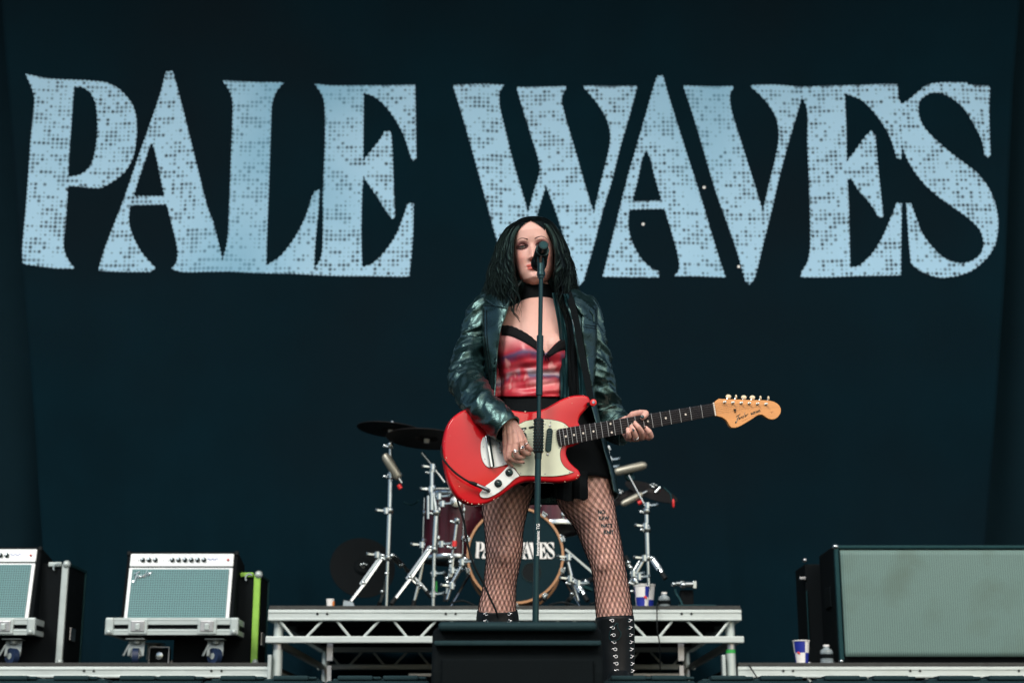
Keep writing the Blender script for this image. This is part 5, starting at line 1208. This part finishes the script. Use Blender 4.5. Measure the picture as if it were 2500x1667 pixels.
# nails, rings, finger tattoo
def ell(name, c, r, matn, R=None):
    m = MB(); m.ball(c, r, 12, 8, R); return m.build(name, matn, person)
ell('fingernail', h1(868,1340,.024), (.0055,.003,.0025), 'nail_black'); ell('fingernail', h1(575,1452,.017), (.002,.003,.003), 'nail_black')
ell('fingernail', h2(890,487,.0325), (.0058,.0022,.0062), 'nail_teal')
for x, y in ((598,648),(505,728),(975,828)): ell('fingernail', h2(x, y, .021), (.004,.003,.0025), 'nail_black', Matrix.Rotation(-.6, 3, 'Y'))
m = MB(); m.ball(h2(588,880,.0335), (.0021,.0012,.0030), 10, 6); m.ball(h2(618,905,.0335), (.0021,.0012,.0030), 10, 6); m.ball(h2(600,925,.033), (.0026,.0010,.0032), 10, 6); m.build('finger_tattoo', 'nail_teal', person)
def ring(c, ax, R_, stone=None, r=.0011):
    m = MB(); m.torus(c, ax, R_, r, 24, 6)
    if stone: m.ball(c+stone*R_, (.0052,.003,.0048), 12, 8); m.torus(c+stone*(R_+.001), stone, .0042, .0009, 16, 5)
    return m.build('ring', 'silver', person)
fdir = (h1(655,1000,.064)-kn[2]).normalized(); ring(h1(655,1020,.0625), fdir, .0094, (gn*.8-e1*.3).normalized())
f2 = (h1(835,960,.058)-kn[3]).normalized(); rg_ = ring(h1(830,925,.0595), f2, .0094, gn)
m = MB(); m.ball(h1(830,925,.0595)+gn*.0115, (.0026,.002,.003), 10, 6); m.build('blue_stone', 'wheel_blue', rg_)
f3 = (h1(965,880,.036)-h1(880,720,.040)).normalized(); ring(h1(930,815,.038), f3, .0104, None, .0017)
f4 = (h2(675,1095,.014)-h2(650,1190,-.004)).normalized(); ring(h2(668,1150,.006), f4, .0094, None, .0016); ring(h2(672,1128,.010), f4, .0092, None, .0010)

# fishnet tights: four-thread bundles crossing both ways, knotted round each leg
bl_ = bvh_of(vl)
for rows, vmax in ((LL, 1512), (RL, 1522)):
    fr = ell_rings(rows, 64, 12, level=True); nr = len(fr); rowc = crom([tuple(r) for r in rows], 12)
    i0 = next(i for i in range(nr) if rowc[i][1] > 1150); i1 = next(i for i in range(nr) if rowc[i][1] > vmax)
    s_acc = [0.0]
    for i in range(i0+1, i1+1): s_acc.append(s_acc[-1] + (sum(fr[i], Vector())/64 - sum(fr[i-1], Vector())/64).length)
    tot = s_acc[-1]; m = MB(); NG = 24; steps = 88
    def at(u, s):
        k = float(np.interp(s, s_acc, range(i0, i1+1))); a = int(k); fa = k-a; b_ = min(a+1, nr-1); uu = (u % 1)*64; c = int(uu); fc = uu-c; d = (c+1) % 64; c %= 64
        p = fr[a][c].lerp(fr[a][d], fc).lerp(fr[b_][c].lerp(fr[b_][d], fc), fa)
        cen_ = sum((fr[a][q] for q in (0,16,32,48)), Vector())/4; out = (p-cen_).normalized()
        loc = bl_.ray_cast(p+out*.022, -out, .05)[0] or p
        return loc + out*.0013
    for sg in (-1, 1):
        for g_ in range(NG):
            for k in range(3):
                u0 = (g_ + (k-1)*.17)/NG
                pts = [at(u0 + sg*s*1.22 + .003*math.sin(s*40+g_), s) for s in np.linspace(0, tot, steps)]
                m.tube(pts, .00040, 3, cap=False)
    m.build('fishnet_tights', 'net_thread', person)
def cast(px, py, tree, off=.0015):
    r = ray(px, py); d = r.normalized(); h = tree.ray_cast(camp, d); 
    if h[0] is None: return None
    n = h[1]; n = n if n.dot(d) < 0 else -n
    return h[0] + n*off
# thigh tattoo letters
for s_, x, y in (('NO',1468,1250),('KAW',1474,1265),('NATS',1481,1283),('KNIT',1486,1299)):
    V, F = text_polys(s_, 13, 'CENTER', .6); m = MB(); pp = []
    for q in V:
        c = cast(x+q.x*.82-q.y*.05, y-q.y-q.x*(-.02), bl_, .0007); pp.append(c)
    if all(p is not None for p in pp): m.add(pp, F); m.build('tattoo', 'tattoo_ink', person, smooth=False)

# --- camisole
def torso_y(px, py):
    p = cast(px, py, bvt, .0)
    return p
bvt = bvh_of(vh)
NK = [(1205,803),(1240,801),(1262,809),(1290,825),(1312,842),(1326,858),(1332,863),(1340,856),(1352,842),(1364,832),(1380,826),(1425,820)]
def cami_pt(px, py, off):
    cxr = [(800,1316,118,5.12,.094),(870,1318,104,5.11,.098),(930,1320,95,5.11,.09),(1000,1322,98,5.11,.092)]
    cx_, hx_, yc_, hy_ = interp(cxr, py)
    u = max(-.999, min(.999, (px-cx_)/hx_)); yy = yc_-hy_*math.sqrt(1-u*u)
    for bx_ in (1272, 1352):
        dx, dy = (px-bx_)/46, (py-852)/44; yy -= .030*math.exp(-(dx*dx+dy*dy)*1.2)
    wr_ = noise.noise(Vector((px*.012, py*.075+px*.006, 1.0)))*.0065*min(1, max(0, (py-858)/40)) + noise.noise(Vector((px*.03, py*.05, 4.0)))*.003
    return W(px, py, yy-.006-wr_*1.4-off)
cu_, cv_ = 60, 44; V = []; F = []
for i in range(cu_+1):
    fr_ = i/cu_; px = 1200+230*fr_; yt = float(np.interp(px, [p[0] for p in NK], [p[1] for p in NK]))
    for j in range(cv_+1):
        py = yt+(968-yt)*j/cv_
        V.append(cami_pt(px, py, 0))
for i in range(cu_):
    for j in range(cv_): q = i*(cv_+1)+j; F.append((q, q+1, q+cv_+2, q+cv_+1))
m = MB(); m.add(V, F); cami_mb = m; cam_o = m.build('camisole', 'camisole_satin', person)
q = cam_o.modifiers.new('s', 'SOLIDIFY'); q.thickness = .002; q.offset = 0
bvc = bvh_of(cami_mb)
# lace band along the neckline with scalloped edge
def strip(mb_, pts_top, pts_bot, tree, off, n):
    T = crom(pts_top, n); B = crom(pts_bot, n); V = []; F = []
    for k, (a_, b_) in enumerate(zip(T, B)):
        for f in (0,.34,.67,1):
            x = a_[0]*(1-f)+b_[0]*f; y = a_[1]*(1-f)+b_[1]*f
            if f == 0: y -= 1.4*abs(math.sin(k*.9))
            p = cami_pt(x, y, off)
            V.append(p)
    for k in range(len(T)-1):
        for f in range(3): q = k*4+f; F.append((q, q+1, q+5, q+4))
    mb_.add(V, F)
m = MB(); bvcs = bvh_of(cami_mb, vh)
strip(m, [(1225,796),(1245,796),(1268,805),(1293,820),(1314,839),(1330,860)], [(1225,818),(1245,820),(1265,828),(1288,840),(1308,853),(1326,868)], bvcs, .0035, 7)
strip(m, [(1336,862),(1345,852),(1354,842),(1366,832),(1378,826),(1392,822)], [(1340,872),(1350,866),(1360,860),(1370,856),(1382,853),(1392,850)], bvcs, .0035, 7)
o = m.build('lace_trim', 'lace', person); q = o.modifiers.new('s', 'SOLIDIFY'); q.thickness = .0015
m = MB()
for sx in (-1, 1): m.ball(cast(1332+sx*5, 866, bvcs, .004), (.006,.002,.0035), 10, 6, Matrix.Rotation(sx*.4, 3, 'Y')); m.tube([cast(1332, 867, bvcs, .004), cast(1332+sx*3+3, 873, bvcs, .004), cast(1332+sx*4+4, 880, bvcs, .004)], .0013, 5)
m.build('bow', 'black_cloth', person)
m = MB(); c_ = W(1305,757,5.14)
# choker
m = MB(); rs = []
for py, rx, ry in ((700,39.5,.052),(712,41,.054),(726,43,.056),(738,45.5,.059),(737,43,.056),(702,37,.049)):
    c = W(1311, py, 5.148); s_ = mpp(py, 5.148); rs.append([c+Vector((rx*s_*math.cos(2*PI*j/48), -ry*math.sin(2*PI*j/48)+.0012*noise.noise(Vector((j*.6, py*.2, 0))), -.004*math.sin(2*PI*j/48))) for j in range(48)])
m.loft(rs, False); m.build('choker', 'black_cloth', person)

# --- skirt
m = MB(); V = []; n = 64; rows_ = []
for k in range(20):
    f = k/19; ring_ = []
    for j in range(n):
        a_ = 2*PI*j/n; sx = math.cos(a_); fy = math.sin(a_)
        hem = 1174 + (24*math.exp(-((sx+.05)/.42)**2)+ (14 if sx < -.2 else 0)) ; py = 955+(hem-955)*f
        cx_, hx_, hy_ = interp([(955,1320,94,.096),(1000,1322,104,.102),(1060,1326,126,.118),(1120,1328,160,.15),(1200,1330,176,.155)], py)
        fl = 1+.025*f*math.sin(a_*9)+.015*noise.noise(Vector((sx*3, fy*3, f*4)))
        c = W(cx_, py, 5.12); ring_.append(c+Vector((sx*hx_*fl*mpp(py,5.12), -fy*hy_*fl, 0)))
    rows_.append(ring_)
m.loft(rows_, False); o = m.build('skirt', 'black_cloth', person); q = o.modifiers.new('s', 'SOLIDIFY'); q.thickness = .002
m = MB(); V = []
for i in range(13):
    for j in range(9):
        px = 1352+76*i/12; py = 1150+70*j/8 - (4*math.sin(i*.9) if j == 8 else 0) - (8 if i in (0,12) and j > 5 else 0); V.append(W(px, py, 4.985+.01*math.sin(i*1.1)+.004*math.sin(j)))
m.add(V, [(i*9+j, i*9+j+1, i*9+j+10, i*9+j+9) for i in range(12) for j in range(8)]); o = m.build('skirt_flap', 'black_cloth', person); q = o.modifiers.new('s', 'SOLIDIFY'); q.thickness = .012; o.modifiers.new('b','BEVEL').width = .004
m = MB(); rnd = random.Random(3)
for k in range(46):
    px = 1345+k*1.9; y0_ = 1200+10*math.sin(k*.5); L1 = rnd.uniform(8,22)*(1 if k > 8 else 1.3); m.tube([W(px, y0_, 4.995), W(px+rnd.uniform(-2,2), y0_+L1*.6, 4.992), W(px+rnd.uniform(-4,4), y0_+L1, 5.0)], [.0012,.001,.0005], 4)
m.build('skirt_fringe', 'black_cloth', person)

# --- leather jacket
JT = [(700,1314,66,5.15,.075),(712,1314,88,5.15,.085),(724,1315,112,5.145,.094),(738,1315,132,5.14,.102),(755,1316,142,5.13,.112),(780,1316,141,5.12,.122),(830,1317,138,5.11,.132),(900,1318,133,5.11,.130),(950,1319,130,5.11,.128),(1000,1320,136,5.11,.135),(1060,1322,150,5.12,.148),(1120,1322,166,5.12,.158),(1170,1322,180,5.13,.165),(1212,1322,186,5.14,.168)]
OL = [(700,1280),(740,1262),(755,1256),(793,1243),(822,1230),(883,1220),(946,1216),(1000,1212),(1100,1196),(1212,1175)]
OR = [(700,1345),(740,1358),(755,1366),(806,1385),(851,1392),(900,1402),(962,1425),(1050,1450),(1100,1464),(1150,1478),(1212,1492)]
nr, ncol = 96, 90; V = []; F = []
for i in range(nr+1):
    py = 700+512*i/nr; cx_, hx_, yc_, hy_ = interp(JT, py); xl, = interp(OL, py); xr, = interp(OR, py)
    aL = -math.asin(max(-1, min(1, (cx_-xl)/hx_))); aR = math.asin(max(-1, min(1, (xr-cx_)/hx_)))
    for j in range(ncol+1):
        f = j/ncol; a_ = aL - (2*PI-(aR-aL))*f   # from left edge, round the back, to the right edge
        sx, cy = math.sin(a_), math.cos(a_); c = W(cx_, py, yc_); s_ = mpp(py, yc_)
        e = .86; X = math.copysign(abs(sx)**e, sx)*hx_*s_; Yy = -math.copysign(abs(cy)**e, cy)*hy_
        if cy > 0:
            n1 = noise.noise(Vector((X*16, c.z*9+X*6, 2.0))); n2 = noise.noise(Vector((X*34, c.z*26, 7.0)))
            wk = .0085*(1-abs(n1)*2.4)*(.7+.4*min(1, max(0, (py-850)/100))) + .0042*n2
            Yy -= wk
        z_ = c.z + (-.03*abs(cy)*max(0, (755-py)/55) if cy < 0 else 0)
        V.append(Vector((c.x+X, yc_+Yy, z_)))
for i in range(nr):
    for j in range(ncol): q = i*(ncol+1)+j; F.append((q, q+1, q+ncol+2, q+ncol+1))
jk = MB(); jk.add(V, F); o = jk.build('leather_jacket', 'leather', person); q = o.modifiers.new('s', 'SOLIDIFY'); q.thickness = .003; q.offset = 1
jacket_o = o
# shoulder caps close the jacket over the shoulders
def sleeve(rows, name, seed, cuff_in=.03):
    R_ = crom(rows, 22); P = [W(r[0], r[1], r[2]) for r in R_]; n = 56; rings_ = []; u = None; s = 0; L_ = sum((P[i+1]-P[i]).length for i in range(len(P)-1))
    for i, p in enumerate(P):
        if i: s += (p-P[i-1]).length
        t_ = (P[min(i+1, len(P)-1)]-P[max(i-1, 0)]).normalized()
        if u is None: u = t_.cross(Vector((0,1,0))).normalized()
        else: u = (u-t_*u.dot(t_)).normalized()
        v = t_.cross(u); r = R_[i][3]*mpp(R_[i][1], R_[i][2]); fs = s/L_; ring_ = []
        fade = min(1, i/8)*min(1, (len(P)-1-i)/7)
        for j in range(n):
            a_ = 2*PI*j/n; d = u*math.cos(a_)+v*math.sin(a_)
            q = Vector((math.cos(a_)*.62+seed, math.sin(a_)*.62, s*20+math.cos(a_+seed)*1.0))
            n1 = noise.noise(q); n2 = noise.noise(q*2.3+Vector((5,2,1))); n3 = noise.noise(Vector((math.cos(a_)*.9, math.sin(a_)*.9+seed, s*9)))
            ridge = (1-min(1, abs(n1)*2.1))**1.6*.0120 + (1-min(1, abs(n2)*2.2))**1.5*.0048 + n3*.006
            el = .55+.65*math.exp(-((fs-.52)/.26)**2)
            ring_.append(p + d*(r*.93 + (ridge-.005)*el*fade))
        rings_.append(ring_)
    c = P[-1]; t_ = (P[-1]-P[-2]).normalized()
    for k, (sc, back) in enumerate(((1.03,.0),(1.03,.004),(.93,.004),(.86,-.02),(.80,-.06))): rings_.append([c+(q-c)*sc+t_*back for q in rings_[-1-k]])
    m = MB(); m.loft(rings_, False); m.add(rings_[0], [tuple(range(n))]); return m
SL = [(1203,728,5.14,20),(1180,750,5.13,31),(1164,790,5.125,35),(1150,838,5.12,34),(1141,898,5.06,39),(1141,938,4.97,43),(1160,972,4.865,44),(1196,1007,4.795,42),(1237,1046,4.772,41)]
SR = [(1425,735,5.14,24),(1432,752,5.13,30),(1440,790,5.125,34),(1446,838,5.12,34),(1458,900,5.13,40),(1464,950,5.15,44),(1474,1000,5.18,46),(1498,1035,5.17,44),(1530,1052,5.15,39)]
sl_ = sleeve(SL, 'sleeve', .3); sr_ = sleeve(SR, 'sleeve', 4.1)
sl_.build('sleeve', 'leather', jacket_o, angle=60); sr_.build('sleeve', 'leather', jacket_o, angle=60)
bvj = bvh_of(jk)
def panel(name, poly, off, th, matn='leather', n=6, tree=None, grid=5):
    """a layer of leather lying on the jacket: outline in photo pixels, draped on the surface"""
    tree = tree or bvj; out = [np.array(p, float) for p in smooth_outline(poly, 3)]
    v, F = fill(out, None, grid); pp = []
    for q in v:
        c = cast(q.x, q.y, tree, off)
        if c is None:
            h = tree.find_nearest(W(q.x, q.y, 5.02)); c = h[0] + (camp-h[0]).normalized()*off
        pp.append(c)
    m = MB(); m.add(pp, F); o = m.build(name, matn, jacket_o); s_ = o.modifiers.new('s', 'SOLIDIFY'); s_.thickness = th; s_.offset = 0; return o
panel('lapel', [(1184,742),(1215,744),(1247,762),(1238,795),(1225,824),(1215,885),(1211,950),(1203,952),(1198,900),(1190,840),(1184,790)], .006, .004)
panel('lapel', [(1420,770),(1450,790),(1453,830),(1450,880),(1445,935),(1440,950),(1432,900),(1424,850),(1418,810)], .006, .004)
panel('collar', [(1186,716),(1205,722),(1222,738),(1240,758),(1216,752),(1192,738),(1180,728)], .010, .004)
panel('collar', [(1400,728),(1420,738),(1436,752),(1432,766),(1420,776),(1408,760),(1400,745)], .012, .004)
panel('shoulder_yoke', [(1408,728),(1432,738),(1452,758),(1456,790),(1448,800),(1444,770),(1428,752),(1410,742)], .004, .003)
def stitch(pts, off=.009, r=.0009, tree=None):
    P = [cast(x, y, tree or bvj, off) for x, y in crom(pts, 6)]; P = [p for p in P if p]; m = MB(); m.tube(P, r, 5); return m.build('stitched_seam', 'black_cloth', jacket_o)
for s_ in (0, 6): stitch([(1186+s_,760),(1188+s_,820),(1195+s_,880),(1204+s_,940)])
stitch([(1184,748),(1213,750)]); stitch([(1424,795),(1452,798)]); stitch([(1424,801),(1452,804)])
for s_ in (0, 5): stitch([(1446+s_*.8,800),(1448+s_*.8,860),(1440+s_*.8,945)], .003)
# loose satin lining / scarf ends falling inside the right front
for k, (pts, wd, mtn) in enumerate((([(1358,715),(1374,800),(1378,870),(1378,975)], 11, 'lining_satin'), ([(1366,715),(1392,810),(1398,880),(1402,975)], 13, 'black_cloth'), ([(1378,718),(1412,820),(1420,900),(1424,975)], 9, 'lining_satin'))):
    C_ = crom(pts, 10); V = []; F = []
    for i, (x, y) in enumerate(C_):
        for j in range(9):
            f = j/8-.5; V.append(W(x+f*2*wd, y, 5.015-.010*k*0-.006*math.cos(f*PI)-.0045*math.sin(f*14+y*.02+k)))
    for i in range(len(C_)-1):
        for j in range(8): q = i*9+j; F.append((q, q+1, q+10, q+9))
    m = MB(); m.add(V, F); o = m.build('hanging_scarf', mtn, person); s_ = o.modifiers.new('s', 'SOLIDIFY'); s_.thickness = .002
m = MB(); P = [W(x, y, 4.985) for x, y in crom([(1397,780),(1408,820),(1420,870),(1428,905)], 6)]; m.tube(P, .0011, 5); zp = m.build('zip', 'silver', jacket_o)
m = MB(); m.ball(W(1430,912,4.98), (.0035,.002,.007), 8, 6); m.tube([W(1430,918,4.98), W(1434,930,4.98), W(1431,940,4.98), W(1436,955,4.98)], .0009, 5); m.build('zip_pull', 'silver', zp)

# --- boots
for rows, side, ringsx in ((LL, -1, ((1189,1189),(1241,1241))), (RL, 1, ((1495,1510),(1534,1541)))):
    rr = [r for r in rows if r[1] > 1490]; top = (rows is LL and 1490 or 1506)
    rw = [(interp([(q[1], q[0]) for q in rows], top)[0], top, 5.14, 47 if side < 0 else 44.5, .066)] + [(r[0], r[1], r[2], r[3]+3.5, r[4]+.006) for r in rows if r[1] > top+8]
    m = MB(); R1 = ell_rings(rw, 44, 6); 
    for i, rg1 in enumerate(R1):
        c = sum(rg1, Vector())/44
        for j in range(44): rg1[j] = rg1[j] + (rg1[j]-c).normalized()*.003*noise.noise(rg1[j]*22)
    m.loft(R1, False); o = m.build('boot', 'boot_leather', person); q = o.modifiers.new('s', 'SOLIDIFY'); q.thickness = .003; q.offset = 1
    ank = W(rw[-1][0], 1722, 5.13)
    m = MB(); m.loft([[ank+Vector((rx*math.cos(2*PI*j/24), yo+ry*math.sin(2*PI*j/24), z_-ank.z)) for j in range(24)] for z_, rx, ry, yo in ((.03,.05,.13,-.06),(.05,.05,.125,-.06),(.075,.044,.10,-.045),(.10,.04,.07,-.02),(.14,.04,.055,0))]); m.build('boot_foot', 'boot_leather', o)
    m = MB(); m.loft([[ank+Vector((rx*math.cos(2*PI*j/24), yo+ry*math.sin(2*PI*j/24), z_-ank.z)) for j in range(24)] for z_, rx, ry, yo in ((.0,.05,.132,-.062),(.032,.052,.134,-.062))]); m.build('boot_sole', 'black_rubber', o)
    bt = BVHTree.FromPolygons([tuple(p) for rg1 in R1 for p in rg1], [(i*44+j, i*44+(j+1) % 44, (i+1)*44+(j+1) % 44, (i+1)*44+j) for i in range(len(R1)-1) for j in range(44)])
    y = top+8; prev = None; k = 0; ml2 = MB()
    while y < 1700:
        f = (y-top)/160; row = []
        for c0, c1 in ringsx:
            p = cast(c0+(c1-c0)*f, y, bt, .004)
            if p is None: continue
            row.append(p); m = MB(); m.torus(p, (0,-1,.25), .0046, .0011, 14, 6); m.ball(p+Vector((-.0065 if c0 < (1215 if side < 0 else 1515) else .0065, .001, .001)), (.004,.0026,.0028), 8, 6); m.build('lace_ring', 'silver', o)
        if len(row) == 2:
            if prev and k % 1 == 0: ml2.tube([prev[0], prev[0].lerp(row[1],.5)+Vector((0,-.004,0)), row[1]], .0011, 5); ml2.tube([prev[1], prev[1].lerp(row[0],.5)+Vector((0,-.005,0)), row[0]], .0011, 5)
            prev = row
        y += 17.6; k += 1
    if side > 0: P = [cast(x, y_, bt, .007) for x, y_ in crom([(1506,1520),(1494,1535),(1489,1555),(1498,1564),(1510,1558),(1514,1545),(1507,1530),(1508,1520)], 6)]; ml2.tube([p for p in P if p], .0012, 5)
    if ml2.v: ml2.build('boot_lace', 'lining_satin', o)

# --- hair
INN = {-1: [(530,0),(540,8),(548,18),(560,30),(575,38),(590,42),(620,45),(650,46),(675,44),(690,40),(705,36),(720,32),(745,28),(770,26),(800,20)],
        1: [(530,0),(540,10),(548,18),(560,26),(575,34),(590,40),(620,47),(650,48),(680,44),(720,48),(750,56),(780,66),(800,72)]}
OUT = {-1: [(530,6),(536,26),(545,44),(560,66),(580,80),(600,88),(640,98),(680,110),(715,120),(750,116),(800,100)],
        1: [(530,6),(536,26),(545,42),(560,54),(580,68),(600,78),(640,88),(680,97),(715,102),(750,102),(800,96)]}
HX = 1303
def lock(side, phi, k, end, amp, ph, per, r, m, n=6, flat=.6, tip=.25, rnd_=None, curl=0):
    pts = []; rads = []; N_ = 30; y0_ = 531.5+2*(1-k)*20+rnd_.uniform(0,2)
    for i in range(N_+1):
        f = (i/N_)**1.15; py = y0_+(end-y0_)*f
        i_, = interp(INN[side], py); o_, = interp(OUT[side], py); drift = 4*max(0, (py-600)/200)
        X = max(i_*1.0, o_*k*math.sin(phi)); 
        if py > 545: X = max(X, i_+3+amp*.7+r*600)
        bD = float(np.interp(py, [530,550,600,700,740,800], [.075,.104,.112,.148,.178,.190]))*k
        Yv = 5.135-bD*math.cos(phi)+.012
        if py < 552: Yv = 5.135 - bD*math.cos(phi)*.98+.012
        w_ = min(1, max(0, (py-575)/80)); wv = amp*w_
        X += wv*math.sin(2*PI*py/per+ph)+curl*max(0, f-.85)*60; Yv += wv*.0013*math.cos(2*PI*py/per+ph)
        pts.append(W(HX+side*X + 2.0*max(0,(py-600)/100), py, Yv)); rads.append(r*(.35+.65*min(1, i/4))*(1-(1-tip)*max(0, (i/N_-.72)/.28)))
    m.tube(pts, rads, n, flat=flat)
hr = random.Random(12)
m = MB()
for side in (-1, 1):
    for q_ in range(175):
        phi = math.radians(hr.triangular(16, 172, 58)); k = hr.uniform(.84, 1.0)
        end = hr.uniform(690, 768) if phi > .9 else hr.uniform(712, 778 if side > 0 else 762)
        lock(side, phi, k, end, hr.uniform(3.5,8.5), 1.6*phi+hr.uniform(-1.3,1.3), hr.uniform(58,96), hr.triangular(.0035,.0105,.0045), m, n=8, flat=.5, tip=.12, rnd_=hr)
    for q_ in range(420):
        phi = math.radians(hr.triangular(15, 150, 50)); k = hr.uniform(.93, 1.04); end = hr.uniform(690, 775)
        lock(side, phi, k, end, hr.uniform(4,9), 1.6*phi+hr.uniform(-1.8,1.8), hr.uniform(55,95), hr.uniform(.0005,.0011), m, n=4, flat=1, rnd_=hr)
lock(-1, .5, .98, 786, 4, 1.0, 40, .0062, m, rnd_=hr, curl=-.9); lock(-1, .55, .96, 778, 5, 2.0, 38, .006, m, rnd_=hr, curl=-1.2)
hair = m.build('hair', 'hair_black', person, angle=180)
# scalp cap: hair lying on the skull behind a rounded, centre-parted hairline
m = MB(); caps = []
zc_ = list(np.arange(-.10, .1018, .002))
for z_ in zc_:
    wv, fv, bv = interp(slices, z_); caps.append([hl((wv+.006)*math.cos(2*PI*j/120), ((fv if math.sin(2*PI*j/120) < 0 else bv)+.0045)*math.sin(2*PI*j/120), z_*1.02+.004) for j in range(120)])
F = []
for i in range(len(zc_)-1):
    for j in range(120):
        z_ = zc_[i]; x_ = interp(slices, z_)[0]*math.cos(2*PI*(j+.5)/120); sy = math.sin(2*PI*(j+.5)/120)
        xh = float(np.interp(z_, [-.1,.0,.026,.045,.062,.075,.084,.089], [.058,.061,.052,.041,.026,.012,.002,0]))
        if sy > -.12 or abs(x_) > xh: F.append((i*120+j, i*120+(j+1) % 120, (i+1)*120+(j+1) % 120, (i+1)*120+j))
m.add([p for r_ in caps for p in r_] + [hl(0,0,.109)], F + [((len(zc_)-1)*120+j, (len(zc_)-1)*120+(j+1) % 120, len(zc_)*120) for j in range(120)])
o = m.build('scalp_hair', 'hair_black', hair, angle=180)
m = MB()
m.loft(ell_rings([(1303,534,5.14,14,.03),(1303,540,5.145,34,.06),(1303,552,5.155,54,.078),(1303,580,5.175,70,.085),(1304,620,5.195,80,.085),(1305,670,5.20,92,.085),(1307,720,5.20,104,.085),(1308,748,5.20,98,.07)], 40, expo=2.2))
m.build('hair_underlayer', 'hair_black', hair)
m = MB()
for q_ in range(110):   # loose flyaway hairs round the silhouette
    side = hr.choice((-1, 1)); y0_ = hr.uniform(536, 720); o_, = interp(OUT[side], y0_); o_ *= hr.uniform(.8, 1.0); P = []; X, Yy = side*o_, 5.13+hr.uniform(-.05,.05); a_ = hr.uniform(-1.2,1.2); py = y0_
    for i in range(7):
        P.append(W(HX+X, py, Yy)); X += side*hr.uniform(.3,2.6)+hr.uniform(-1.2,1.2); py += (hr.uniform(-3,4) if y0_ < 600 else hr.uniform(2,7)); Yy += hr.uniform(-.004,.004)
    m.tube(P, [.00042]*6+[.0002], 3, cap=False)
m.build('flyaway_hair', 'hair_black', hair)
for s_ in (-1, 1):
    m = MB(); m.ball(hl(s_*.069, .012, -.028), (.008,.018,.028), 14, 10); m.build('ear', 'skin', person)
    m.v = m.v

# store properties cleanly
for o in bpy.data.objects:
    if 'base_loc' in o: del o['base_loc']
for side_ in (0,):
    pass
